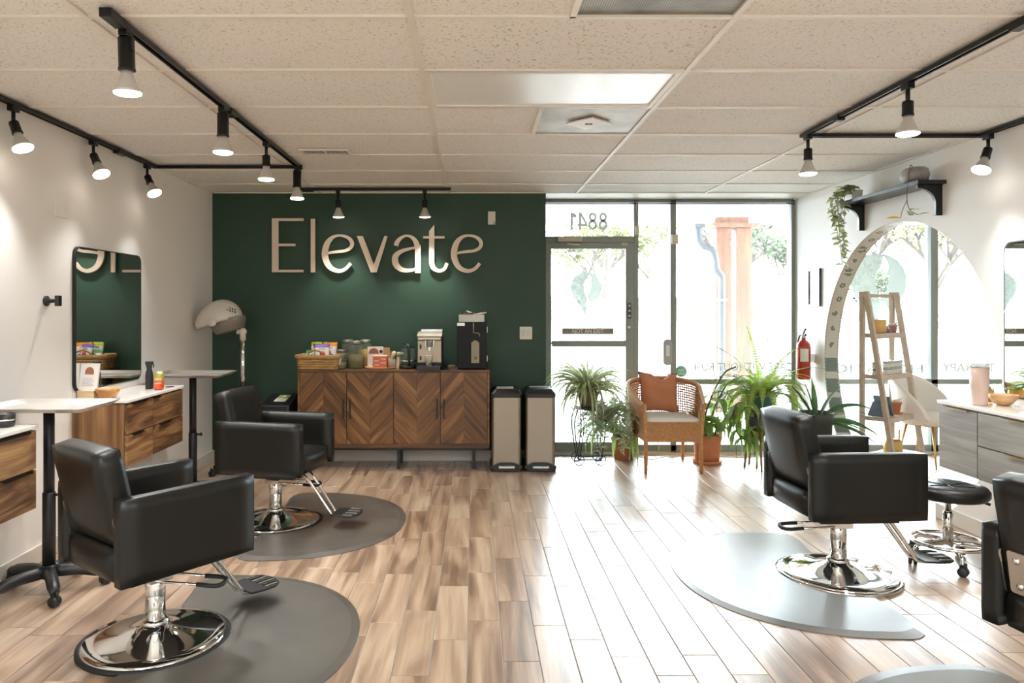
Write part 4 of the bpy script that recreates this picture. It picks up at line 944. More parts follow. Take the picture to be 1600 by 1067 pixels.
def perf_mat(name, c, c2, sc):
    m, nt, b = newmat(name); tc = nd(nt, 'ShaderNodeTexCoord'); mp = nd(nt, 'ShaderNodeMapping'); mp.inputs['Scale'].default_value = (sc, sc, 0); nt.links.new(tc.outputs['Object'], mp.inputs[0])
    v = nd(nt, 'ShaderNodeTexVoronoi'); v.inputs['Scale'].default_value = 1; v.inputs['Randomness'].default_value = 0; nt.links.new(mp.outputs[0], v.inputs['Vector'])
    n = nd(nt, 'ShaderNodeTexNoise'); n.inputs['Scale'].default_value = 4; n.inputs['Detail'].default_value = 4; nt.links.new(tc.outputs['Object'], n.inputs['Vector'])
    r1 = ramp(nt, v.outputs['Distance'], [(.22, c2), (.32, 'FFFFFF')]); r2 = ramp(nt, n.outputs[0], [(.3, c2), (.62, c)])
    mx = nd(nt, 'ShaderNodeMix', data_type='RGBA', blend_type='MULTIPLY'); mx.inputs[0].default_value = 1; nt.links.new(r1, mx.inputs[6]); nt.links.new(r2, mx.inputs[7]); nt.links.new(mx.outputs[2], b.inputs['Base Color'])
    b.inputs['Roughness'].default_value = .5; b.inputs['Metallic'].default_value = .2; return m
PERF = perf_mat('perforated_grille', 'A8A296', '5E584E', 110); PERF2 = perf_mat('dusty_perforated_diffuser', 'D5D0C6', '9A9488', 120)
df = thing('air_diffuser', 'square perforated air diffuser with white diamond plate in the ceiling', 'air diffuser', (.374+.3048, 3.9292+.3048, ZC))
MB().b(-.293, .293, -.293, .293, .004, .012).build('perforated_face', PERF2, df)
dp = MB().prism([(-.135, 0), (0, -.135), (.135, 0), (0, .135)], -.012, -.004, XY).build('diamond_plate', GRID, df)
mk = M('dark_red_marker', '4A2420', .6)
MB().box((0, 0, -.0128), (.05, .012, .0012), (0, 0, .6)).build('painted_cross', mk, dp); MB().box((0, 0, -.0128), (.05, .01, .0012), (0, 0, -.75)).build('painted_cross', mk, dp)
rg_ = thing('return_grille', 'grey perforated return air grille at the top edge of ceiling', 'air grille', (.374+.3048, 2.1004+.3048, ZC))
MB().b(-.293, .293, -.293, .293, .006, .014).build('perforated_face', PERF, rg_)
sv = thing('ceiling_vent', 'small slotted metal vent in the ceiling above the green wall', 'air vent', (-1.03, 5.02, ZC))
m = MB(); m.b(-.17, .17, -.075, -.06, -.012, 0).b(-.17, .17, .06, .075, -.012, 0).b(-.17, -.155, -.06, .06, -.012, 0).b(.155, .17, -.06, .06, -.012, 0).b(-.006, .006, -.06, .06, -.012, 0); m.build('frame', GRID, sv)
MB().b(-.155, .155, -.06, .06, -.003, -.001).build('dark_duct', M('duct_dark', '3A3733', .8), sv)
for k in range(20): MB().box((-.145+.0153*k, 0, -.009), (.004, .12, .005), (0, .5, 0)).build('louvre', GRID, sv)
# ---------------------------------------------------------------- lighting tracks
TRK = M('black_track', '141414', .4, .3)
ZK = ZC-.006
def track(pieces, label, feeds=()):
    x0, y0 = pieces[0][0]
    t = thing('lighting_track', label, 'light track', (x0, y0, ZK))
    for (a, b_) in pieces:
        dx, dy = b_[0]-a[0], b_[1]-a[1]; L_ = sqrt(dx*dx+dy*dy); an = atan2(dy, dx)
        r = MB(); r.b(-.017, L_+.017, -.0175, .0175, -.006, 0).b(-.017, L_+.017, -.0175, -.009, -.021, -.006).b(-.017, L_+.017, .009, .0175, -.021, -.006)
        r.build('rail', TRK, t, loc=(a[0]-x0, a[1]-y0, 0), rot=(0, 0, an))
    for (x, y, an, l) in feeds: MB().b(-l/2, l/2, -.022, .022, -.034, .0).build('connector', TRK, t, loc=(x-x0, y-y0, 0), rot=(0, 0, an), bevel=.003)
    return t
TAX, TEX = -1.33, 2.062
track([((TAX, 2.62), (TAX, 5.50)), ((TAX, 5.50), (XL+.055, 5.50)), ((XL+.055, 5.50), (XL+.055, 1.5))], 'black U-shaped light track over the left styling stations', ((TAX, 2.66, pi/2, .12), (TAX, 3.95, pi/2, .1), (XL+.055, 4.95, pi/2, .12), (TAX, 5.48, 0, .06)))
track([((-1.55, 6.53), (-.22, 6.53))], 'short black light track parallel to the green wall above the sign', ((-1.50, 6.53, 0, .1),))
track([((TEX, 1.6), (TEX, 4.50)), ((TEX, 4.50), (XR-.055, 4.50)), ((XR-.055, 4.50), (XR-.055, 1.5))], 'black U-shaped light track over the right styling stations', ((TEX, 2.70, pi/2, .1), (TEX, 4.06, pi/2, .05)))
BULB = M('lit_bulb_lens', 'FFF3E2', .3, emit=9); REFL = M('frosted_reflector', 'C9C6C0', .3, .3)
def head(x, y, d, kind, label, watts=1.0, spread=105):
    """track head: anchor on the rail, lamp pointing along d"""
    t = thing('track_spotlight', label, 'spotlight', (x, y, ZK-.021), 0, 'track spotlights')
    MB().b(-.017, .017, -.03, .03, -.03, .0).build('track_adapter', TRK, t, bevel=.003)
    d = Vector(d).normalized()
    if kind == 'long': o = Vector((0, 0, -.03)); ls, rs = .125, .030
    else:
        o = Vector((0, 0, -.085)); ls, rs = .07, .025
        MB().tube([(0, 0, -.028), (0, 0, -.092)], .010, 10).build('stem', TRK, t)
    q = d.to_track_quat('-Z', 'Y').to_euler()
    s = MB().lathe([(0, .004), (rs*.9, 0), (rs, -.006), (rs, -ls+.012), (rs*1.08, -ls+.008), (rs*1.08, -ls), (0, -ls)], n=20).build('socket', TRK, t, loc=o, rot=q)
    if kind == 'long': MB().tube(bez([(.012, -.03, -.02), (.035, -.028, -.035), (.032, -.02, -.07), (.028, -.005, -.08)], 5), .0035, 5).build('loop_wire', TRK, t)
    p = o+d*(ls); bl = .092
    MB().lathe([(.021, .0), (.022, -.014), (.030, -.035), (.046, -.070), (.051, -.082)], n=24).build('reflector', REFL, t, loc=p, rot=q)
    MB().lathe([(.051, -.082), (.050, -.088), (.04, -.0925), (.02, -.095), (0, -.0955)], n=24).build('lens', BULB, t, loc=p, rot=q)
    li = bpy.data.lights.new('bulb_light', 'SPOT'); li.energy = BULB_W*watts; li.color = (1, .98, .95); li.spot_size = radians(spread); li.spot_blend = .7; li.shadow_soft_size = .045
    lo = bpy.data.objects.new('bulb_light', li); COL.objects.link(lo); lo.parent = t; lo.location = p+d*.105; lo.rotation_euler = q
    return t
dn = (0, 0, -1)
head(TAX, 2.76, (.0, .06, -1), 'long', 'nearest spotlight on the inner left track, with long black socket')
head(TAX, 3.83, dn, 'long', 'second spotlight along the inner left track, with long black socket')
head(TAX, 4.63, dn, 'stem', 'third spotlight along the inner left track, on a thin stem')
head(TAX, 5.44, dn, 'long', 'farthest spotlight of the inner left track at its corner')
head(XL+.055, 3.80, (.42, -.1, -1), 'stem', 'spotlight over left wall cropped at left edge, only its bulb visible')
head(XL+.055, 4.60, (.52, -.25, -1), 'stem', 'tilted spotlight on the left wall track above the black hook')
head(XL+.055, 5.36, (.52, -.25, -1), 'stem', 'tilted spotlight on the left wall track nearest its corner')
head(-1.225, 6.53, (0, .16, -1), 'stem', 'spotlight on the short track above the letters l and e', .65, 80)
head(-.44, 6.53, (0, .16, -1), 'stem', 'spotlight on the short track above the letter t', 1.0, 80)
head(TEX, 3.42, dn, 'stem', 'spotlight halfway along the inner right track')
head(TEX, 4.44, dn, 'stem', 'spotlight at the far corner of the inner right track')
head(XR-.055, 4.43, (-.45, -.2, -1), 'stem', 'tilted spotlight over the shelf on the right wall')
# ---------------------------------------------------------------- plants by the window
def leafmat(name, c1, c2, rough=.45, tr=.25):
    tr = min(.6, tr+.25)
    m, nt, b = newmat(name); tc = nd(nt, 'ShaderNodeTexCoord'); oi = nd(nt, 'ShaderNodeObjectInfo')
    n = nd(nt, 'ShaderNodeTexNoise'); n.inputs['Scale'].default_value = 14; n.inputs['Detail'].default_value = 3; nt.links.new(tc.outputs['Object'], n.inputs['Vector'])
    a = nd(nt, 'ShaderNodeMath', operation='MULTIPLY_ADD'); a.inputs[1].default_value = .3; a.inputs[2].default_value = -.15; nt.links.new(oi.outputs['Random'], a.inputs[0])
    a2 = nd(nt, 'ShaderNodeMath', operation='ADD'); nt.links.new(a.outputs[0], a2.inputs[0]); nt.links.new(n.outputs[0], a2.inputs[1])
    col = ramp(nt, a2.outputs[0], [(.3, c1), (.7, c2)]); nt.links.new(col, b.inputs['Base Color']); b.inputs['Roughness'].default_value = rough
    tl = nd(nt, 'ShaderNodeBsdfTranslucent'); nt.links.new(col, tl.inputs[0]); mx = nd(nt, 'ShaderNodeMixShader'); mx.inputs[0].default_value = tr
    nt.links.new(b.outputs[0], mx.inputs[1]); nt.links.new(tl.outputs[0], mx.inputs[2]); nt.links.new(mx.outputs[0], nt.nodes['Material Output'].inputs[0]); return m
SPG = leafmat('spider_leaf_green', '7C925C', 'A3B47A'); SPC = leafmat('spider_leaf_cream', 'D2D2AC', 'E4E3C6')
FERN = leafmat('fern_green', '8CA844', 'BCD068', tr=.4); DKG = leafmat('dark_leaf_green', '3A5A36', '5F7F48'); MDG = leafmat('mid_leaf_green', '6B8C46', '9BB568', tr=.3)
PAL = leafmat('silver_leaf', '98A382', 'C3C9AE', tr=.3); OLV = leafmat('olive_trailing_leaf', '8C9563', 'B3B98A', tr=.3); YEL = leafmat('yellow_leaf', 'C9A63A', 'DDBE58', tr=.3)
TERRA = M('terracotta', 'CB8560', .75, noise=.12, nscale=6); SOIL = M('potting_soil', '3A2C22', .95, noise=.4, nscale=60); STEM = M('brown_stem', '6B5240', .7); IRON = M('wrought_iron', '3A3B3E', .45, .6)
def path(base, az, el, L, droop, n=9, twist=0):
    p = Vector(base); out = [p.copy()]; ds = L/n
    for i in range(n):
        p = p+Vector((cos(az)*cos(el), sin(az)*cos(el), sin(el)))*ds; out.append(p.copy()); el -= droop*ds*(1+.6*i/n); az += twist*ds
        el = max(el, -1.5)
    return out
rollr = random.Random(77)
def blade(pts, W, prof, fold=.25, cream=False, wave=0):
    roll = rollr.uniform(-.85, .85)
    n = len(pts); m = MB(); vs = []; cols = (-1, -.45, 0, .45, 1) if cream else (-1, 0, 1)
    for i, p in enumerate(pts):
        t = (pts[min(n-1, i+1)]-pts[max(0, i-1)]).normalized(); s = t.cross(Vector((0, 0, 1)))
        s = s.normalized() if s.length > .05 else Vector((1, 0, 0)); u = s.cross(t); s, u = s*cos(roll)+u*sin(roll), u*cos(roll)-s*sin(roll); w = W*prof(i/(n-1))/2
        for c in cols: vs.append(p+s*c*w+u*(abs(c)*w*fold+wave*w*sin(i*1.7)*c))
    k = len(cols); fs = [(i*k+j, i*k+j+1, (i+1)*k+j+1, (i+1)*k+j) for i in range(n-1) for j in range(k-1)]
    m._add(vs, fs, True)
    if cream: m.mi = [1 if (q % (k-1)) in (1, 2) else 0 for q in range(len(fs))]
    return m
STRAP = lambda t: min(1, .45+3*t)*(1-t**3)+.02
OVAL = lambda t: max(.03, sin(pi*min(1, t*.93+.05))**.8*(1-.15*t))
LANCE = lambda t: max(.03, sin(pi*t**.75)**.9)
def pot(parent, r0, r1, h, mat, rim=True, c=(0, 0, 0), soil=True):
    pr = [(0, 0), (r0, 0), (r1*.97, h*.82)]+([(r1*1.05, h*.82), (r1*1.07, h*.98), (r1*1.03, h)] if rim else [(r1, h*.98), (r1*.98, h)])+[(r1*.9, h*.98), (r1*.86, h*.86), (0, h*.85)]
    p = MB().lathe(pr, c, 32).build('pot', mat, parent)
    if soil: MB().lathe([(0, h*.87), (r1*.86, h*.865), (r1*.86, h*.85), (0, h*.85)], c, 20).build('soil', SOIL, parent)
    return p
rnd = random.Random(11)
# spider plant on an iron stand
SX, SY = 1.075, 6.72
sdn = thing('iron_plant_stand', 'tall wrought iron plant stand shaped like a little cart under the spider plant', 'plant stand', (SX, SY, 0))
m = MB()
for x in (-.115, .115):
    for y in (-.09, .09):
        m.tube(bez([(x*1.0, y, .515), (x*1.25, y*1.1, .40), (x*1.15, y, .25), (x*.95, y*.85, .10), (x*.85, y*.8, .06)], 6), .0055, 6)
        m.tube(bez([(x*.62, y, .515), (x*.5, y, .38), (x*.6, y*.9, .22), (x*.8, y*.8, .08)], 6), .0045, 6)
        m.tube([(x*.85+.018*cos(a)*(1-a/14), y, .47+.022*sin(a)*(1-a/14)) for a in [i*.6 for i in range(16)]], .0035, 5)
m.build('scrolled_legs', IRON, sdn)['kind'] = 'stuff'
MB().tube([(.13*cos(a), .11*sin(a), .52) for a in [i*pi/14 for i in range(28)]], .006, 6, closed=True).tube([(.13*cos(a), .11*sin(a), .545) for a in [i*pi/14 for i in range(28)]], .004, 6, closed=True).build('top_ring', IRON, sdn)
MB().b(-.12, .12, -.1, .1, .517, .523).build('top_plate', M('stand_plate', '8D7A66', .7), sdn)
m = MB()
for x in (-.10, .10): m.tube([(x, -.08, .055), (x, .08, .055)], .006, 6)
for y in (-.08, .08): m.tube([(-.10, y, .055), (.10, y, .055)], .006, 6)
m.build('axle_frame', IRON, sdn)
for x in (-.10, .10):
    for y in (-.09, .09):
        q = MB().tube([(x+.046*cos(a), y, .05+.046*sin(a)) for a in [i*pi/10 for i in range(20)]], .0042, 6, closed=True)
        for a in (0, pi/3, 2*pi/3): q.tube([(x+.046*cos(a), y, .05+.046*sin(a)), (x-.046*cos(a), y, .05-.046*sin(a))], .003, 5)
        q.build('wheel', IRON, sdn)
sp = thing('spider_plant', 'bushy striped spider plant in a grey pot on the iron stand', 'plant', (SX-.005, SY, .525))
pot(sp, .072, .098, .15, M('taupe_pot', '8E8674', .7), True)
for k in range(165):
    az = rnd.uniform(0, 2*pi); lay = rnd.random(); L = rnd.uniform(.34, .52); el = .35+1.15*lay
    blade(path((.03*cos(az), .03*sin(az), .14), az, el, L, rnd.uniform(2.6, 5.2)*(1.15-.4*lay)+.3), rnd.uniform(.021, .030), STRAP, .3, True).build('leaf', [SPG, SPC], sp, fix=False)
# thin trailing vine with plantlets at the left of the stand
tv = thing('trailing_vine', 'thin dangling vine with tiny leaves left of the iron stand', 'vine', (SX-.17, SY-.04, .66))
for k, (x, y, L) in enumerate(((0, 0, .50), (-.05, .01, .38), (.03, .02, .30))):
    pts = bez([(.08, .03, .03), (x*.5+.03, y, .0), (x, y, -.10), (x+.015, y, -L*.6), (x-.005+.03*k, y, -L)], 7)
    MB().tube(pts, .0022, 4).build('stem', MDG, tv)
    q = MB()
    for i, p in enumerate(pts[4:]):
        for s in range(3 if i < 8 else 1):
            az = rnd.uniform(0, 6.28); b_ = blade(path(p, az, rnd.uniform(-.3, .5), rnd.uniform(.02, .045), 8, 3), .012, OVAL); q._add(b_.v, b_.f, True)
    q = q.build('small_leaves', MDG, tv, fix=False); q['kind'] = 'stuff'
# silvery trailing plant hung in the right side of the stand
sl = thing('silver_trailing_plant', 'pale silvery trailing plant spilling beside the iron stand above the terracotta pot', 'plant', (SX+.175, SY-.02, .40))
MB().lathe([(0, 0), (.045, 0), (.06, .08), (.055, .08), (0, .07)], n=20).build('pot', M('small_grey_pot', '8A867C', .7), sl)
MB().tube(bez([(-.05, 0, .07), (-.09, 0, .10), (-.10, 0, .145)], 4), .003, 5).build('hook', IRON, sl)
for k in range(40):
    az = rnd.uniform(0, 6.28); pts = path((.03*cos(az), .03*sin(az), .075), az, rnd.uniform(.2, 1.3), rnd.uniform(.28, .52), rnd.uniform(5, 9), 12)
    q = MB(); q.tube(pts, .0018, 4)
    for p in pts[1:]:
        for s in range(4):
            a2 = rnd.uniform(0, 6.28); b_ = blade(path(p, a2, rnd.uniform(-.6, .7), rnd.uniform(.045, .075), 6, 3), .017, LANCE); q._add(b_.v, b_.f, True)
    q.build('sprig', PAL, sl, fix=False)
# terracotta pot with tall straps
def strap_plant(loc, label, potspec, leaves, mat, cat='plant', name='strap_leaf_plant'):
    t = thing(name, label, cat, loc)
    if potspec: pot(t, *potspec)
    z = potspec[2]*.85 if potspec else 0
    for (az, el, L, dr, W, pf) in leaves: blade(path((.02*cos(az), .02*sin(az), z), az, el, L, dr), W, pf, .25).build('leaf', mat, t, fix=False)
    return t
lv = [(rnd.uniform(1.1, 5.2), rnd.uniform(.9, 1.45), rnd.uniform(.45, .72), rnd.uniform(3, 6), rnd.uniform(.035, .055), STRAP) for k in range(28)]
lv += [(-.4, 1.35, .75, 1.5, .045, LANCE), (2.2, 1.5, .85, .2, .035, LANCE), (0.1, 1.15, .62, 2.6, .035, LANCE), (-.2, 1.4, .7, 5.5, .05, STRAP), (-.9, 1.4, .62, 6.2, .05, STRAP), (.2, 1.3, .7, 5.2, .045, STRAP)]
strap_plant((1.43, 6.95, 0), 'arching strap-leaved plant in small terracotta pot left of the wicker chair', (.068, .095, .21, TERRA), lv, MDG)
# broad-leaved plant in the big terracotta pot
bp_ = thing('broad_leaf_plant', 'broad drooping leaves in large terracotta pot right of the wicker chair', 'plant', (2.2, 6.78, 0))
pot(bp_, .105, .132, .27, TERRA, False); MB().lathe([(0, 0), (.125, 0), (.14, .03), (.13, .03), (.11, .008), (0, .008)], n=32).build('saucer', TERRA, bp_)
stems = [bez([(0, 0, .2), (-.02, 0, .42), (.06, .0, .66), (.16, 0, .84), (.27, 0, .90)], 6), bez([(.02, 0, .2), (.05, 0, .45), (.12, 0, .62), (.22, 0, .77), (.33, .0, .74), (.38, 0, .60), (.375, 0, .50)], 6), bez([(-.03, 0, .2), (-.06, 0, .36), (-.05, .02, .5)], 6), bez([(.04, -.03, .2), (.08, -.03, .33), (.09, -.04, .44)], 6)]
for s in stems: MB().tube(s, .0085, 7).build('stem', STEM, bp_)
for k in range(40):
    s = stems[rnd.choice((0, 0, 1, 2, 2, 3, 3))]; p = s[rnd.randint(3, min(len(s)-1, 11))]; az = rnd.uniform(0, 6.28)
    blade(path(p, az, rnd.uniform(-.1, .8), rnd.uniform(.18, .29), rnd.uniform(7, 12)), rnd.uniform(.055, .085), OVAL, .3).build('leaf', MDG, bp_, fix=False)
# fern in a blue-green pot on a dark stool
FX, FY, FZ = 2.66, 6.62, .50
fs_ = thing('plant_stool', 'low dark wooden stool holding the fern behind salon chair', 'stool', (FX, FY, 0))
MB().lathe([(0, FZ-.03), (.14, FZ-.03), (.14, FZ-.004), (.135, FZ), (0, FZ)], n=28).build('seat', OAK, fs_)
for k in range(4): a = pi/4+k*pi/2; MB().tube([(.09*cos(a), .09*sin(a), FZ-.03), (.13*cos(a), .13*sin(a), 0)], [.014, .010], 8).build('leg', OAK, fs_)
fn = thing('boston_fern', 'feathery light green fern in a blue-green pot at right of window', 'plant', (FX, FY, FZ))
pot(fn, .085, .12, .17, M('teal_glazed_pot', '5E8C8E', .25), True)
def frond(pts, W, mat, parent):
    q = MB(); q.tube(pts, .0025, 4); n = len(pts)
    for i in range(2, n):
        t = (pts[i]-pts[i-1]).normalized(); s = t.cross(Vector((0, 0, 1))); s = s.normalized() if s.length > .05 else Vector((1, 0, 0)); u = s.cross(t)
        f = i/(n-1); w = W*min(1, .35+2.4*f)*(1-f**2.5)+.004; ln = (pts[i]-pts[i-1]).length*.42
        for sd_ in (-1, 1):
            c = pts[i]; e = c+s*sd_*w+t*w*.35+u*w*.12; mid = c.lerp(e, .55)
            q._add([c-t*ln, c+t*ln, mid+t*ln*.9, e, mid-t*ln*.8], [(0, 1, 2, 3, 4) if sd_ > 0 else (4, 3, 2, 1, 0)], True)
    return q.build('frond', mat, parent, fix=False)
for k in range(80):
    az = rnd.uniform(0, 6.28); el = rnd.uniform(.15, 1.3); L = rnd.uniform(.40, .58)
    frond(path((.04*cos(az), .04*sin(az), .15), az, el, L, rnd.uniform(2.5, 4.6), 26), rnd.uniform(.036, .05), FERN, fn)
for az, el, L, dr in ((2.6, 1.25, .62, 1.2), (2.0, 1.5, .66, .5), (.3, 1.3, .62, 1.3), (-.2, 1.05, .6, 1.7), (2.9, .9, .58, 1.8)): frond(path((.03*cos(az), .03*sin(az), .15), az, el, L, dr, 28), .046, FERN, fn)
# hanging leaf cactus in front of the fern
ep = thing('leaf_cactus', 'plant with hanging flat green leaves left of the fern beside salon chair', 'plant', (2.56, 6.50, 0))
MB().lathe([(0, .36), (.07, .36), (.09, .48), (.085, .48), (0, .46)], n=24).build('pot', M('dark_plastic_pot', '3F4541', .6), ep)
MB().lathe([(0, .34), (.10, .34), (.10, .36), (0, .36)], n=24).build('stand_top', OAK, ep)
for k in range(3): a = .5+2*pi*k/3; MB().tube([(.07*cos(a), .07*sin(a), .345), (.11*cos(a), .11*sin(a), 0)], .010, 7).build('stand_leg', OAK, ep)
st2 = [bez([(0, 0, .46), (-.08, -.02, .56), (-.16, -.03, .50), (-.20, -.03, .36), (-.12, -.03, .27), (-.02, -.05, .33)], 6), bez([(0, 0, .46), (-.06, -.05, .52), (-.10, -.06, .44), (-.09, -.06, .30)], 6), bez([(.02, 0, .46), (.0, -.08, .50), (-.02, -.1, .40), (.0, -.1, .26)], 6), bez([(0, .02, .46), (-.12, 0, .60), (-.2, 0, .57), (-.22, 0, .48)], 6)]
for s in st2: MB().tube(s, .0055, 6).build('stem', STEM, ep)
for k in range(46):
    s = st2[k % 4]; p = s[rnd.randint(6, len(s)-1)]
    blade(path(p, rnd.uniform(0, 6.28), rnd.uniform(-1.2, .3), rnd.uniform(.17, .28), rnd.uniform(5, 9)), rnd.uniform(.042, .062), LANCE, .2, wave=.15).build('leaf', MDG, ep, fix=False)
# dark strap plant by the opening
sk = [(-.1, .55, .55, 1.9, .045, LANCE), (-.5, .2, .50, 1.6, .045, LANCE), (.1, .2, .52, 1.5, .04, LANCE), (-.25, -.05, .52, 1.3, .05, LANCE), (2.9, .85, .42, 1.4, .05, LANCE), (1.6, 1.5, .38, .5, .06, LANCE), (.2, 1.15, .44, 1.2, .055, LANCE), (3.0, .25, .42, 1.5, .05, LANCE), (-.7, .6, .5, 2.2, .045, LANCE), (-1.2, .8, .42, 2.4, .05, LANCE), (2.4, 1.2, .40, 1.2, .05, LANCE), (-2.2, .6, .4, 2.4, .05, LANCE), (-.35, .9, .5, 2.6, .045, LANCE), (.0, .0, .45, 1.0, .045, LANCE), (-.8, .0, .45, 1.2, .05, LANCE), (2.0, 1.4, .36, .8, .045, LANCE)]
strap_plant((2.95, 6.20, 0), 'dark green plant with stiff pointed leaves between fern and mosaic opening', (.11, .13, .56, M('tall_dark_planter', '3C423E', .5)), sk, DKG)
# floor cord
o = MB().tube(bez([(1.50, 7.08, .012), (1.62, 7.0, .008), (1.70, 6.88, .008), (1.76, 6.93, .008), (1.93, 7.02, .01), (2.12, 7.0, .008), (2.32, 7.05, .008), (2.6, 7.0, .008), (2.9, 7.06, .008)], 8), .006, 6).build('white_cord', M('white_cord_plastic', 'DEDCD6', .5)); tag(o, 'white electric cord curling on floor behind the wicker chair', 'cord')
o = MB().tube(bez([(.70, 7.04, .008), (.85, 7.06, .008), (1.02, 7.03, .008), (1.2, 7.06, .008), (1.44, 7.09, .008)], 6), .005, 6).build('grey_cord', M('grey_cord_plastic', '8A8B8A', .5)); tag(o, 'grey electric cord on the floor under the iron plant stand', 'cord')

# ---------------------------------------------------------------- wicker armchair
WK = M('wicker_cane', 'BE8D5C', .55, noise=.22, nscale=55)
wc = thing('wicker_armchair', 'honey coloured wicker tub armchair with white seat pad by the window', 'armchair', (1.76, 6.60, 0))
def U(s):
    """plan of the tub: s 0..1 from the front left post round the back to the front right post"""
    if s < .28: t = s/.28; return Vector((-.245-.055*t, -.26+.30*t, 0))
    if s > .72: t = (1-s)/.28; return Vector((.245+.055*t, -.26+.30*t, 0))
    a = pi-(s-.28)/.44*pi; return Vector((.30*cos(a), .04+.235*sin(a), 0))
def Htop(s): return .60+.185*(sin(pi*min(1, max(0, (s-.02)/.96)))**1.3)
def P(s, v): p = U(s); k = 1+.10*v; z = .30+(Htop(s)-.30)*v; return Vector((p.x*k, p.y*k+.03*v*max(0, sin(pi*s)-.3), z))
for sgn in (-1, 1):
    MB().tube([(sgn*.245, -.27, 0), (sgn*.242, -.262, .30), (sgn*.262, -.275, .605)], [.017, .019, .018], 10).build('front_leg', WK, wc)
    MB().tube([(sgn*.245, .30, 0), (sgn*.225, .22, .30), (sgn*.225, .19, .44)], [.014, .018, .018], 10).build('rear_leg', WK, wc)
MB().tube([P(i/60, 1) for i in range(61)], .019, 8).build('top_rail', WK, wc)
m = MB(); NS = 110
for i in range(NS+1):
    s = i/NS; v0 = .45 if (.08 < s < .26 or .74 < s < .92) else .0
    if .08 < s < .26 or .74 < s < .92:
        v0 = .55+.3*0
    m.tube([P(s, v0+(1-v0)*j/5) for j in range(6)], .0055, 4, cap=False)
for j in range(1, 21):
    v = j/21
    for (a, b_) in ([(0, .08), (.26, .74), (.92, 1)] if v < .55 else [(0, 1)]):
        k = max(4, int(NS*1.5*(b_-a))); m.tube([P(a+(b_-a)*i/k, v)*1+Vector((0, 0, .002*(-1)**(i+j))) for i in range(k+1)], .0065, 4, cap=False)
m = m.build('woven_back', WK, wc, fix=False); m['kind'] = 'stuff'
m = MB()
for i in range(41): x = -.24+.012*i; m.tube([(x, -.268-.004*(i % 2), .275), (x, -.268-.004*((i+1) % 2), .36), (x, -.268-.004*(i % 2), .445)], .0066, 4, cap=False)
for j in range(15): m.tube([(-.245+.0123*i, -.268-.006*((i+j) % 2), .28+.0118*j) for i in range(41)], .0066, 4, cap=False)
for sgn in (-1, 1):
    for i in range(28): m.tube([(sgn*.248, -.26+.018*i, .28), (sgn*.248, -.26+.018*i, .445)], .0066, 4, cap=False)
    for j in range(15): m.tube([(sgn*(.248+.004*((i+j) % 2)), -.26+.018*i, .28+.0118*j) for i in range(28)], .0066, 4, cap=False)
m = m.build('woven_apron', WK, wc, fix=False); m['kind'] = 'stuff'
MB().b(-.235, .235, -.25, .22, .40, .425).build('seat_deck', WK, wc)
PAD = M('white_seat_fabric', 'E7E1D6', .85, bump=.1, bscale=200)
pd = cushion((.47, .47, .055), (0, -.025, .455), wc, 'seat_pad', PAD, .02, puff=.006)
OC = M('burnt_orange_cotton', 'C07F5C', .85, bump=.25, bscale=300, noise=.06, nscale=7); OCP = M('dark_piping', '6B3A2B', .8)
oc = thing('throw_pillow', 'burnt orange square pillow leaning in the wicker armchair', 'pillow', (1.735, 6.715, .483), .12); oc.rotation_euler = (-.30, .06, .1)
def pil(u, v, s):
    x, z = 2*u-1, 2*v-1; e = .375*.5; k = 1-.07*(1-abs(x)**2)*abs(z)**3-.0; pinch = (1-.10*(1-x*x)*abs(z)**4, 1-.10*(1-z*z)*abs(x)**4)
    th = .075*((1-x**4)*(1-z**4))**.6+.006*sin(7*x+3*z)*(1-x*x)*(1-z*z)+(.01*sin(9*z+2*x)*(1-x*x)*(1-z*z))
    return (x*e*pinch[1], s*max(0, th), (z*pinch[0]+1)*e-(.05*max(0, z)*max(0, 1-(2.2*(x-.1))**2) if z > 0 else 0))
m = MB(); n = 22
for s in (-1, 1):
    o0 = len(m.v); m.v += [pil(i/n, j/n, s) for i in range(n+1) for j in range(n+1)]
    for i in range(n):
        for j in range(n): a = o0+i*(n+1)+j; m.f.append((a, a+n+1, a+n+2, a+1)); m.sm.append(True); m.mi.append(0)
m.build('cover', OC, oc)
edge = [pil(i/n, 0, 1) for i in range(n)]+[pil(1, j/n, 1) for j in range(n)]+[pil(1-i/n, 1, 1) for i in range(n)]+[pil(0, 1-j/n, 1) for j in range(n)]
MB().tube(edge, .004, 6, closed=True).build('piping', OCP, oc)
# ---------------------------------------------------------------- right wall and the neighbouring room
GREYW = wood('grey_washed_oak', [(.25, '5C554D'), (.45, '7F776D'), (.6, '979085'), (.78, 'ABA498')], .5, along='Y', scale=.8, streak=12, warp=.9)
mirror_cabinet((XR, 2.25), 'grey washed cabinet with brass pulls hanging on the right wall under the cropped mirror', -1, (GREYW, GREYW), [('door', 1.862, 2.199, .475, .858, 1.93, 2.10), ('drawer', .9, 1.859, .668, .858, 1.26, 1.62), ('drawer', .9, 1.859, .475, .665, 1.26, 1.62), ('drawer', 0, .897, .668, .858, .3, .6), ('drawer', 0, .897, .475, .665, .3, .6)], BRASS, length=2.199)
CZT = .886
tb = thing('tumbler', 'tall blush pink insulated tumbler on the grey cabinet top', 'tumbler', (2.965, 4.22, CZT))
MB().lathe([(0, 0), (.037, 0), (.040, .008), (.043, .08), (.049, .11), (.0505, .22)], n=36).build('body', M('blush_enamel', 'D9BDB0', .35), tb)
MB().lathe([(.0505, .22), (.0525, .222), (.0525, .242), (.048, .247), (.04, .244), (0, .244)], n=36).build('lid', M('clear_grey_lid', 'CFCFCB', .15, alpha=.75), tb)
bw2 = thing('wooden_bowl', 'shallow light wooden bowl on grey cabinet beside the pink tumbler', 'bowl', (3.095, 4.21, CZT))
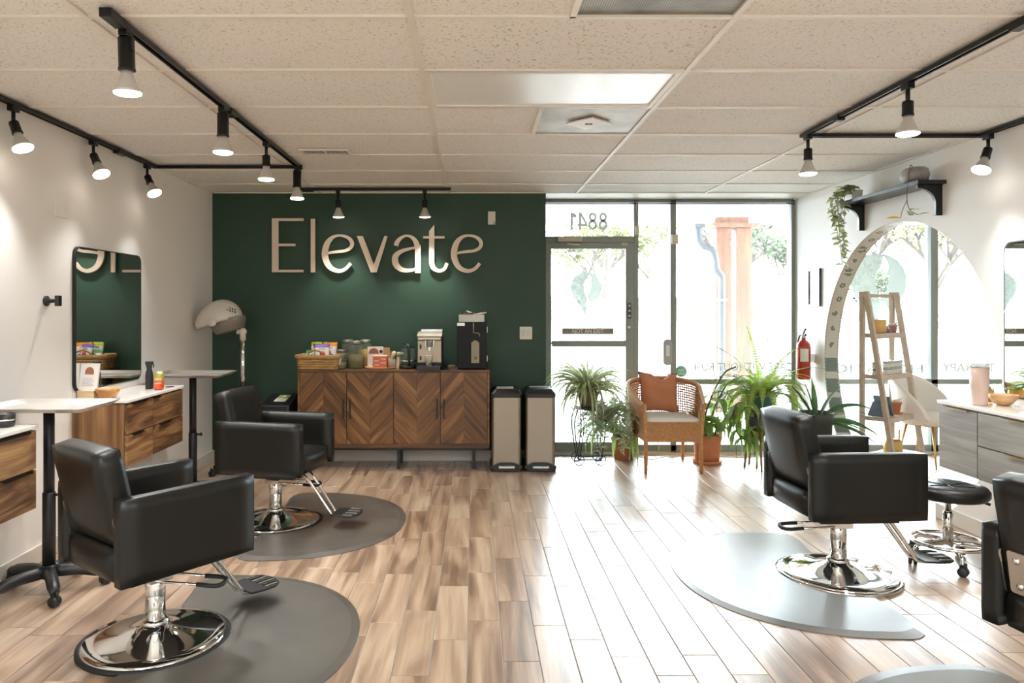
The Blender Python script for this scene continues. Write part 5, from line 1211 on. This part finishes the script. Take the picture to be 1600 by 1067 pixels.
MB().lathe([(0, 0), (.03, 0), (.045, .01), (.07, .04), (.076, .062), (.073, .063), (.062, .04), (.04, .014), (0, .01)], n=36).build('bowl', LWOOD, bw2)
sp_ = thing('succulent_pot', 'little succulent in a mustard patterned pot behind the pink tumbler', 'plant', (3.12, 4.385, CZT))
MB().lathe([(0, 0), (.028, 0), (.030, .004), (.042, .05), (.040, .074), (.036, .074), (.034, .06), (0, .06)], n=10, smooth=False).build('pot', M('mustard_glaze', 'C99A45', .4), sp_); MB().lathe([(0, 0), (.042, 0), (.046, .008), (.03, .008), (0, .006)], n=24).build('saucer', M('mustard_glaze', 'C99A45', .4), sp_)
for k in range(22): az = k*2.4; blade(path((0, 0, .06), az, .3+.045*k, .035+.03*(1-k/22), 4, 4), .018, OVAL, .3).build('leaf', MDG, sp_, fix=False)
# picture, extinguisher
pf = thing('picture_frame', 'small narrow framed picture on the right wall above the fire extinguisher', 'picture', (XR, 6.78, 1.645))
MB().b(-.022, 0, -.115, .115, -.175, -.158).b(-.022, 0, -.115, .115, .158, .175).b(-.022, 0, -.115, -.098, -.158, .158).b(-.022, 0, .098, .115, -.158, .158).build('frame', M('charcoal_frame', '474C50', .4), pf)
m, nt, b = newmat('faded_print'); tc = nd(nt, 'ShaderNodeTexCoord'); n = nd(nt, 'ShaderNodeTexNoise'); n.inputs['Scale'].default_value = 6; nt.links.new(tc.outputs['Object'], n.inputs['Vector']); nt.links.new(ramp(nt, n.outputs[0], [(.35, 'B9B6B0'), (.5, 'E0DDD6'), (.66, 'D3B8A4')]), b.inputs['Base Color']); b.inputs['Roughness'].default_value = .25
MB().b(-.012, -.004, -.098, .098, -.158, .158).build('print', m, pf)
RED = M('red_enamel', 'B72A26', .3, coat=.4)
fe = thing('fire_extinguisher', 'red fire extinguisher mounted on the right wall beside the window', 'fire extinguisher', (3.125, 6.82, .78), -1.9)
MB().lathe([(0, 0), (.056, 0), (.063, .012), (.063, .30), (.056, .335), (.035, .36), (.020, .37), (.018, .39), (0, .39)], n=32).build('cylinder', RED, fe)
MB().lathe([(.022, .385), (.022, .41), (.012, .415), (0, .415)], n=16).build('valve', ALU, fe)
MB().tube([(0, 0, .41), (.06, .01, .425), (.085, .012, .415)], .008, 6).tube([(0, 0, .425), (.03, .005, .455), (.08, .01, .475)], .008, 6).build('grip_levers', BMET, fe)
MB().tube(bez([(-.02, 0, .41), (-.06, -.03, .40), (-.085, -.045, .30), (-.09, -.05, .15), (-.085, -.045, .08)], 6), .010, 8).build('hose', M('grey_hose', '5D6672', .5), fe)
def cyl_label(r, a0_, a1_, z0, z1, mat, nm):
    return MB().grid(lambda u, v: (r*cos(a0_+(a1_-a0_)*u), r*sin(a0_+(a1_-a0_)*u), z0+(z1-z0)*v), 12, 2).build(nm, mat, fe, fix=False)
cyl_label(.0638, -.55, .65, .17, .29, PAPER, 'label'); cyl_label(.0638, -1.35, -.55, .21, .29, M('orange_label', 'CC4B2F', .4), 'label')
MB().lathe([(.064, .10), (.0655, .10), (.0655, .115), (.064, .115)], n=32).build('strap', BMET, fe)
MB().b(-.02, .02, .055, .09, .16, .24).build('wall_bracket', ALU, fe)
# shelf
SBK = M('black_shelf_paint', '1A1B1D', .3)
sh = thing('wall_shelf', 'black wall shelf on two curved brackets above the round opening', 'shelf', (XR, 4.90, 2.30))
MB().b(-.195, 0, 0, 1.12, 0, .026).build('board', SBK, sh, bevel=.002)
for y in (.045, 1.03):
    poly = [(0, 0), (-.17, 0), (-.17, -.022)]+[(-.17+.125*sin(t), -.022-.105*(1-cos(t))-.0) for t in [pi/2*i/8 for i in range(1, 9)]]+[(-.045, -.21), (0, -.21)]
    MB().prism(poly, y, y+.026, lambda u, v, t: (u, t, v)).build('bracket', SBK, sh, bevel=.001)
vp = thing('trailing_pothos', 'white square pot with vine trailing off the far end of black shelf', 'plant', (3.115, 5.90, 2.326))
MB().box((0, 0, .045), (.085, .10, .09), taper=1.12).build('pot', M('white_ceramic_pot', 'E2DED6', .4), vp, bevel=.004)
for k in range(7):
    x = -.02-.012*k; L = (.46, .40, .52, .30, .34, .22, .16)[k]; pts = bez([(0, .01*k-.03, .09), (-.06, .02*k-.05, .12), (-.115-.012*(k % 3), .03*k-.08, .04), (-.12-.012*(k % 3), .03*k-.085, -.10), (-.125+.01*(k % 2), .025*k-.08, -L*.7), (-.115+.02*(k % 2), .025*k-.09, -L)], 6)
    MB().tube(pts, .0022, 4).build('stem', OLV, vp)
    for i in range(2, len(pts), 1): az = rnd.uniform(0, 6.28); blade(path(pts[i], az, rnd.uniform(-.8, .5), rnd.uniform(.045, .07), 9, 5), rnd.uniform(.02, .03), OVAL, .3).build('leaf', OLV, vp, fix=False)
gp = thing('stone_planter', 'grey stone look oval planter at near end of the black shelf', 'planter', (3.10, 5.06, 2.326))
MB().lathe([(0, 0), (.05, 0), (.078, .018), (.088, .055), (.078, .095), (.06, .108), (.05, .10), (0, .09)], n=28, sx=.95, sy=1.25).build('planter', M('grey_marbled_stone', '8E8C88', .6, noise=.35, nscale=14), gp)
m = MB().tube(bez([(-.02, -.02, .10), (-.06, -.05, .12), (-.095, -.09, .06), (-.11, -.10, -.03), (-.115, -.10, -.13), (-.10, -.11, -.20), (-.06, -.13, -.235)], 6), .0028, 5).tube(bez([(-.115, -.10, -.13), (-.13, -.07, -.2), (-.135, -.06, -.25)], 5), .0022, 4); m.build('vine', STEM, gp)
for p, az, L, W, mt in (((-.135, -.06, -.25), 2.4, .09, .035, YEL), ((-.10, -.11, -.20), .4, .09, .05, MDG), ((-.10, -.10, -.235), -2.0, .10, .055, MDG), ((-.06, -.13, -.235), -.6, .07, .04, MDG)): blade(path(p, az, .2, L, 3, 6), W, OVAL, .25).build('leaf', mt, gp, fix=False)
# ladder shelf in the neighbouring room
LAD = M('whitewashed_wood', 'BFAE9C', .6, noise=.12, nscale=20)
e1, e2 = Vector((.794, .608, 0)), Vector((.608, -.794, 0)); LR = Vector((3.47, 6.43, 0)); lrot = atan2(e1.y, e1.x)
ld = thing('ladder_shelf', 'pale wooden ladder shelf of plants and tins seen through the round opening', 'ladder shelf', LR, lrot)
LW, LH = .60, 1.60; dep = lambda z: .035+.245*(LH-z)/LH
for x in (0, LW):
    MB().b(x-.022, x+.022, -.018, .018, 0, LH).build('rear_leg', LAD, ld, bevel=.003)
    m = MB(); p0, p1 = Vector((x, -dep(0), 0)), Vector((x, -dep(LH)+.0, LH)); w_ = .022
    m._add([(x-w_, p0.y-.02, 0), (x+w_, p0.y-.02, 0), (x+w_, p0.y+.02, 0), (x-w_, p0.y+.02, 0), (x-w_, p1.y-.02, LH), (x+w_, p1.y-.02, LH), (x+w_, p1.y+.02, LH), (x-w_, p1.y+.02, LH)], [(3, 2, 1, 0), (4, 5, 6, 7), (0, 1, 5, 4), (1, 2, 6, 5), (2, 3, 7, 6), (3, 0, 4, 7)]); m.build('front_leg', LAD, ld, bevel=.003)
MB().b(.02, LW-.02, -.012, .012, LH-.05, LH-.02).build('top_rung', LAD, ld)
LZ = (.14, .49, .86, 1.225)
for z in LZ: MB().b(-.0+.022, LW-.022, -dep(z)-.012, .01, z-.035, z-.018).b(.0, LW, -dep(z)-.022, -dep(z)-.008, z-.045, z).b(.02, LW-.02, -dep(z)-.01, .01, z-.018, z).build('shelf', LAD, ld, bevel=.002)
def LP(a, d, z): return LR+e1*a-e2*0+e2*d+Vector((0, 0, z))
def small_pot(p, r, h, mat, label, leaves=8, saucer=True, lf=MDG, L=.06):
    t = thing('potted_plant', label, 'plant', p); pot(t, r*.75, r, h, mat, True)
    if saucer: MB().lathe([(0, -.0), (r*1.1, 0), (r*1.25, .012), (r*1.1, .012), (0, .003)], n=24).build('saucer', mat, t)
    for k in range(leaves): az = k*2.4; blade(path((.01*cos(az), .01*sin(az), h*.86), az, .4+.1*(k % 6), L*(1+.4*(k % 3)), 6, 5), L*.45, OVAL, .3).build('leaf', lf, t, fix=False)
    return t
small_pot(LP(.40, .10, LZ[1]), .062, .11, TERRA, 'small seedling in a terracotta pot and saucer on the ladder shelf', 9, True, PAL, .05)
yp = thing('yellow_planter', 'pale yellow planter on the top shelf of the ladder', 'planter', LP(.20, .05, LZ[3])); MB().lathe([(0, 0), (.04, 0), (.062, .012), (.066, .12), (.062, .122), (.058, .02), (0, .015)], n=32).build('planter', M('amber_glaze', 'D9AE6A', .3, alpha=.9), yp)
small_pot(LP(.50, .05, LZ[3]), .038, .075, M('pink_glaze', 'B98A8C', .4), 'tiny plant in a pink pot on the top ladder shelf', 6, False, PAL, .035)
fg_ = thing('figurine', 'small dark beaded figurine between yellow and pink pots on ladder', 'figurine', LP(.37, .055, LZ[3])); MB().lathe([(0, 0), (.022, 0), (.026, .012), (.018, .03), (.008, .042), (0, .045)], n=16).build('body', M('dark_beads', '6A5A6E', .4, noise=.5, nscale=60), fg_); MB().ball((0, 0, .052), .014, 10, 8).build('head', M('beige_bead', 'BFA88E', .5), fg_)
TIN = M('white_tin_label', 'DDDBD6', .35); TIN2 = M('tin_metal', 'A9A8A4', .25, .9)
k = 0
for a, lv_ in [(.05, 2), (.25, 2), (.33, 2), (.41, 2), (.49, 2)]:
    for j in range(lv_):
        t = thing('lidded_tin', None, 'tin', LP(a, .10, LZ[2]+.058*j), 0, 'white tins on the middle ladder shelf')
        lo_ = 'lower' if j == 0 else 'upper'
        t['label'] = ('%s tin of the pair beside the left ladder post' % lo_) if a < .1 else '%s white tin, %s in the row of the middle ladder shelf' % (lo_, ('first', 'second', 'third', 'last')[int(round((a-.25)/.08))])
        MB().lathe([(0, .001), (.034, .001), (.035, .004), (.035, .040)], n=24).build('tin_body', TIN, t); MB().lathe([(.0355, .038), (.0365, .040), (.0365, .055), (.034, .057), (0, .057)], n=24).build('lid', TIN2, t)
bkk = thing('open_book', 'blue grey book standing tented on the lower ladder shelf', 'book', LP(.135, .10, LZ[1]), lrot)
MB().box((-.055, 0, .065), (.018, .13, .15), (0, .75, 0)).build('cover', M('slate_blue_cover', '5C6B80', .5), bkk); MB().box((.05, 0, .085), (.012, .14, .20), (0, -.42, 0)).build('cover', M('slate_blue_cover_pale', '6B7686', .5), bkk)  # second cover a little paler than the first
wcn = thing('watering_can', 'small brass watering can with straight spout on the bottom ladder shelf', 'watering can', LP(.33, .12, LZ[0]), .6)
BRS = M('soft_brass', 'B9985A', .35, .7)
MB().lathe([(0, 0), (.072, 0), (.078, .01), (.078, .10), (.06, .125), (.04, .13), (0, .13)], n=28).build('body', BRS, wcn); MB().tube(bez([(.07, 0, .03), (.11, 0, .08), (.12, 0, .2)], 5), .007, 7).build('spout', BRS, wcn); MB().tube(bez([(-.05, 0, .115), (-.11, 0, .12), (-.12, 0, .06), (-.075, 0, .03)], 6), .006, 7).build('handle', BRS, wcn)
# white shell chair
WV = M('white_velvet', 'E9E3DB', .8, sheen=.3); GOLD = M('brushed_gold', 'D0A868', .3, .9)
wch = thing('shell_chair', 'white upholstered shell chair on gold legs in the neighbouring room', 'chair', (4.22, 6.72, 0), radians(-58))
def shell(u, v):
    a = radians(-125+250*u)+pi; c = cos(a-pi); h = .43+(.42*max(0, cos((u-.5)*pi*1.02))**.55)*v
    r = .235+.04*v; return (-.02+r*cos(a)*1.0, r*sin(a)*1.02, h)
m = MB(); m.grid(shell, 41, 8); m.build('shell_back', WV, wch, solid=.045, sub=1)
MB().lathe([(0, .38), (.20, .38), (.235, .40), (.24, .44), (.22, .47), (.12, .482), (0, .482)], (.01, 0, 0), 36).build('seat', WV, wch)
MB().lathe([(.19, .372), (.20, .372), (.20, .385), (.19, .385)], (.01, 0, 0), 36).build('seat_ring', GOLD, wch)
for k in range(4): a = pi/4+k*pi/2; MB().tube([(.16*cos(a), .16*sin(a), .375), (.25*cos(a), .25*sin(a), 0)], [.013, .007], 10).build('leg', GOLD, wch)
# window logos: a round emblem of a head wreathed in flowers, printed on the glass
VINW = vinyl('white_window_vinyl', 'F0F2EE', .6)
def logo(parent, cx, cz, R, mat, y, words=True):
    t = MB(); Q = lambda x, z: (cx+x*R, cz+z*R)
    face = [(.10, 1.0), (.30, .72), (.36, .52), (.30, .36), (.42, .12), (.34, .04), (.36, -.06), (.28, -.16), (.30, -.30), (.12, -.42), (.0, -.46), (.10, -.62), (.34, -.94)]
    rim = [(cos(a), sin(a)) for a in [radians(-70)+radians(154)*i/24 for i in range(25)]]
    t.prism([Q(*p) for p in rim+face], 0, .0012, lambda u, v, q: (u, y-q, v))
    r2 = random.Random(5)
    hair = [(.18, .95), (-.2, 1.0), (-.6, .8), (-.95, .35), (-1.0, -.05), (-.85, -.5), (-.6, -.8), (-.42, -1.15), (-.2, -1.5), (-.05, -1.85), (.04, -1.5), (-.02, -1.1), (.1, -.75), (.0, -.5), (-.08, -.2), (-.12, .15), (-.05, .4), (.12, .62)]
    t.prism([Q(*p) for p in hair], 0, .0012, lambda u, v, q: (u, y-q, v))
    for k in range(12):
        a = r2.uniform(1.7, 4.4); px, pz = .98*cos(a), .98*sin(a); d = a+r2.uniform(-.6, .6)
        t.prism([Q(px+.16*s_*cos(d)-.05*w_*sin(d), pz+.16*s_*sin(d)+.05*w_*cos(d)) for s_, w_ in ((0, 0), (.4, 1), (1, 0), (.4, -1))], .0, .0012, lambda u, v, q: (u, y-q, v))
    o = t.build('emblem_print', mat, parent, fix=False); o['kind'] = 'stuff'
    t = MB()
    for fx, fz, fr in ((.0, .68, .26), (-.42, .44, .28), (-.22, .12, .17), (-.74, .05, .22), (-.46, -.3, .26), (-.2, -.66, .19), (-.3, -1.02, .14), (-.1, -1.38, .13), (-.55, .74, .12), (-.85, .4, .1)):
        for k in range(6):
            a = k*pi/3+fx*3; px, pz = fx+fr*.56*cos(a), fz+fr*.56*sin(a)
            t.prism([Q(px+fr*.36*cos(b_)*cos(a)-fr*.19*sin(b_)*sin(a), pz+fr*.36*cos(b_)*sin(a)+fr*.19*sin(b_)*cos(a)) for b_ in [2*pi*i/8 for i in range(8)]], .0014, .002, lambda u, v, q: (u, y-q, v))
    o = t.build('emblem_petals', VINW, parent, fix=False); o['kind'] = 'stuff'
    if words:
        for k, ch in enumerate('ELEVATE'):
            a = radians(-42+16.5*k); text(ch, R*.34, mat, 'lettering', parent, (cx+1.28*R*cos(a), y-.001, cz+1.28*R*sin(a)), (pi/2, -(a-pi/2)-pi*0, 0), .0006, mirror=True)
logo(door, wx(915), wz(449), .155, VIN, YV, True)
logo(w2, wx(1375), wz(440), .285, VIN, YV2, False)
# ---------------------------------------------------------------- outside the shopfront
def gmat(name, c1, c2, sc, rough=.9):
    m, nt, b = newmat(name); tc = nd(nt, 'ShaderNodeTexCoord'); n = nd(nt, 'ShaderNodeTexNoise'); n.inputs['Scale'].default_value = sc; n.inputs['Detail'].default_value = 6
    nt.links.new(tc.outputs['Object'], n.inputs['Vector']); nt.links.new(ramp(nt, n.outputs[0], [(.35, c1), (.65, c2)]), b.inputs['Base Color']); b.inputs['Roughness'].default_value = rough; return m
PAVE = gmat('grey_concrete', '8A8782', '9A9791', 1.5); ASPH = gmat('grey_asphalt', '6E6C6A', '7C7A77', .8); GRASS = gmat('dry_grass', '363D22', '4B4B30', 2)
struct(MB().b(-30, 40, YW+.12, 11.6, -.3, -.02).build('pavement', PAVE)); struct(MB().b(-60, 80, 11.6, 46, -.3, -.04).build('ground', ASPH))
m = MB(); m._add([(-60, 46, -.05), (90, 46, -.05), (90, 52, .5), (-60, 52, .5), (90, 120, 1.2), (-60, 120, 1.2)], [(0, 1, 2, 3), (3, 2, 4, 5)]); struct(m.build('lawn', GRASS))
# porch
PEACHW = wood('painted_porch_timber', [(.3, '7C503A'), (.5, '8C5F47'), (.7, '9A6E56')], .6, along='Z', scale=.8); SOF = M('white_porch_boards', 'E9E7E2', .6)
po = thing('porch_roof', 'white boarded porch roof over the pavement outside the shopfront', 'porch roof', (3.2, 9.0, 2.75))
for k in range(26): MB().b(-5.0, 6.0, -1.62+.128*k, -1.62+.128*k+.122, 0, .02).build('soffit_board', SOF, po)
MB().b(-5.0, 6.0, -1.65, 1.72, .02, .12).build('roof_deck', SOF, po); MB().b(-5.0, 6.0, 1.70, 1.76, -.06, .25).build('fascia', SOF, po)
pp = thing('porch_post', 'peach painted double timber porch post with flat cap outside the large window', 'post', (3.735, 10.42, 0))
for s in (-1, 1): MB().b(s*.145-.108, s*.145+.108, -.10, .10, .34, 2.60).build('timber', PEACHW, pp, bevel=.006)
MB().prism([(-.28, 2.60), (.28, 2.60), (.36, 2.66), (-.36, 2.66)], -.2, .2, XZ).build('cap', PEACHW, pp); MB().b(-.2, .2, -.12, .12, 2.66, 2.75).build('beam_block', PEACHW, pp)
BRK = M('pink_brick', '7E5246', .85, noise=.15, nscale=5); MORT = M('pale_mortar', 'A39C92', .9)
pr = thing('brick_pier', 'low pink brick pier under the porch post outside the window', 'pier', (3.735, 10.42, 0))
MB().b(-.36, .36, -.22, .22, -.02, .30).build('mortar_core', MORT, pr); MB().b(-.39, .39, -.25, .25, .30, .34).build('cap_stone', PAVE, pr)
bm0 = None
for r in range(5):
    for k in range(4):
        x = -.34+.19*k+(.0 if r % 2 else .06); 
        q = MB().box((0, 0, 0), (.175, .03, .05)).build('brick', BRK, pr, loc=(x+.05, -.225, .01+.062*r)) if bm0 is None else None
        if q: bm0 = q
        else: o = bm0.copy(); COL.objects.link(o); o.location = (min(x+.05, .275), -.225, .01+.062*r)
ds_ = thing('downspout', 'grey curved gutter downspout beside the peach porch post', 'downspout', (3.36, 10.20, 0))
MB().tube(bez([(-.17, 0, 2.60), (-.17, 0, 2.46), (-.11, 0, 2.34), (.02, 0, 2.27), (.07, 0, 2.12), (.08, 0, 2.0), (.15, 0, 1.9), (.155, 0, 1.8)], 6)+[Vector((.155, 0, 1.2)), Vector((.155, 0, .3)), Vector((.15, -.06, .1))], .05, 10).build('pipe', M('grey_gutter', '55585E', .5), ds_)
MB().b(-.24, -.10, -.07, .07, 2.58, 2.64).build('gutter_outlet', M('grey_gutter_outlet', '55585E', .5), ds_)
for z in (1.55, .5): MB().b(.095, .215, -.055, .055, z, z+.03).build('strap', ALU, ds_)
# board fence along the lawn
FEN = wood('weathered_fence_board', [(.3, '3B322B'), (.5, '483E36'), (.7, '554A41')], .85, along='Z', scale=.5, vary=.15)
fe_ = thing('board_fence', 'long weathered board fence across the lawn behind the car park', 'fence', (10, 51.5, .45))
pl0 = None
for k in range(130):
    if pl0 is None: pl0 = MB().box((0, 0, 0), (.13, .03, 1.72)).build('board', FEN, fe_); o = pl0
    else: o = pl0.copy(); COL.objects.link(o)
    o.location = (-8+.142*k, 0, .9+.01*(k % 3))
for z in (.35, 1.4): MB().b(-8, 10.5, .02, .08, z, z+.09).build('fence_rail', FEN, fe_)
# parking rails
RL = M('grey_parking_rail', '8E8A86', .6)
rl = thing('parking_barrier', 'low railing across the car park seen through the round opening', 'railing', (17.6, 26, 0))
for z in (.25, .62, 1.0): MB().b(-1.1, 1.6, -.02, .02, z, z+.07).build('rail', RL, rl)
for x in (-1.0, .2, 1.5): MB().b(x-.04, x+.04, -.03, .03, -.05, 1.1).build('rail_post', RL, rl)
# trees
BARK = gmat('grey_bark', '39322B', '4D453C', 3); LGT = leafmat('pale_spring_foliage', '56602F', '7A7C4A', tr=.3); DRYL = leafmat('dry_tan_foliage', '6A5638', '85704E', tr=.3); EVG = leafmat('evergreen_foliage', '2F3D22', '4A5A34', tr=.2)
tr_rng = random.Random(3)
def tree(x, y, z, h, leaf, dens, label, spread=.38):
    t = thing('tree', label, 'tree', (x, y, z), 0, 'far tree line behind the fence' if 'hazy' in label else 'trees beyond the car park'); br = MB(); tips = []
    def grow(p, d, L, r, lev):
        q = p+d*L; br.tube([p, p.lerp(q, .5)+Vector((tr_rng.uniform(-1, 1), tr_rng.uniform(-1, 1), 0))*L*.06, q], [r, r*.85, r*.68], 5, cap=False)
        tips.append((q, lev))
        if lev == 0: return
        for k in range(3 if lev > 1 else 4):
            a = tr_rng.uniform(0, 6.28); dd = (d+Vector((cos(a), sin(a), tr_rng.uniform(-.1, .45)))*tr_rng.uniform(.5, .95)).normalized(); grow(p.lerp(q, tr_rng.uniform(.55, 1)), dd, L*tr_rng.uniform(.6, .8), r*.62, lev-1)
    grow(Vector((0, 0, 0)), Vector((tr_rng.uniform(-.08, .08), 0, 1)), h*.33, h*.022, 4)
    br.build('branches', BARK, t, fix=False)
    if dens:
        lf = MB()
        for q, lev in tips:
            if lev > 1: continue
            for k in range(dens):
                c = q+Vector((tr_rng.gauss(0, 1), tr_rng.gauss(0, 1), tr_rng.gauss(0, 1)))*h*.045; s = h*.017*tr_rng.uniform(.6, 1.4); a, b_ = tr_rng.uniform(0, 6.28), tr_rng.uniform(-1, 1)
                u = Vector((cos(a), sin(a), b_)).normalized()*s; v = u.orthogonal().normalized()*s*.6; lf._add([c-u, c+v, c+u, c-v], [(0, 1, 2, 3)])
        o = lf.build('foliage', leaf, t, fix=False); o['kind'] = 'stuff'
TS = [(7.0, 40, 0.0, 9, LGT, 16, 'airy pale green tree seen through the glass door, upper left'), (13.5, 56, .6, 13, LGT, 12, 'pale tree behind the fence seen through the glass door'), (12.5, 37, 0, 10, LGT, 2, 'thinly leaved branching tree seen through the narrow sidelight'), (17.0, 47, .2, 12, LGT, 3, 'thin pale tree left of the porch post beyond car park'), (15.2, 34, 0, 6.5, EVG, 14, 'small evergreen left of the downspout beyond car park'), (23, 42, .2, 12, DRYL, 12, 'tan leaved tree right of the porch post'), (21, 36, 0, 5, EVG, 14, 'low evergreen right of the porch post beyond car park'), (27, 50, .5, 14, DRYL, 2, 'tall thin tree at right edge of the large window'), (24.5, 38, .1, 9, LGT, 12, 'light green tree seen through left half of the round opening'), (27.5, 36, 0, 10, DRYL, 3, 'thin tan tree seen beside the round emblem in the opening'), (33, 44, .2, 11, DRYL, 14, 'tan leaved tree seen through right half of the round opening'), (29, 33, 0, 5.5, EVG, 14, 'low evergreen seen above the railing in round opening')]
TS += [(2+9.5*k, 62+3*(k % 2), .8, 15+2*(k % 3), (DRYL, LGT, LGT)[k % 3], 3, {1: 'tall hazy tree far behind the fence, seen through the glass door', 2: 'tall hazy tree far behind the fence, straight behind the porch post', 4: 'tall hazy tree far behind the railing, beside the mullion in the round opening'}[k]) for k in (1, 2, 4)]
for a in TS: tree(*a)
# two pale bins standing by the trees
for k, (x, lab) in enumerate(((13.9, 'left one of two pale wheelie bins under the trees beyond car park'), (15.3, 'right one of two pale wheelie bins under the trees beyond car park'))):
    t = thing('wheelie_bin', lab, 'bin', (x, 33, -.04), 0, 'wheelie bins beyond the car park'); MB().box((0, 0, .55), (.62, .7, 1.0), taper=1.12).build('body', M('pale_bin_plastic', 'A9AEB0', .6), t, bevel=.03); MB().box((0, 0, 1.09), (.74, .84, .08)).build('lid', M('bin_lid_plastic', '8F9698', .6), t, bevel=.02)
    for s in (-1, 1): MB().lathe([(0, -.03), (.1, -.03), (.1, .03), (0, .03)], (s*.28, .36, .1), 14, axis=(1, 0, 0)).build('wheel', RUB, t)
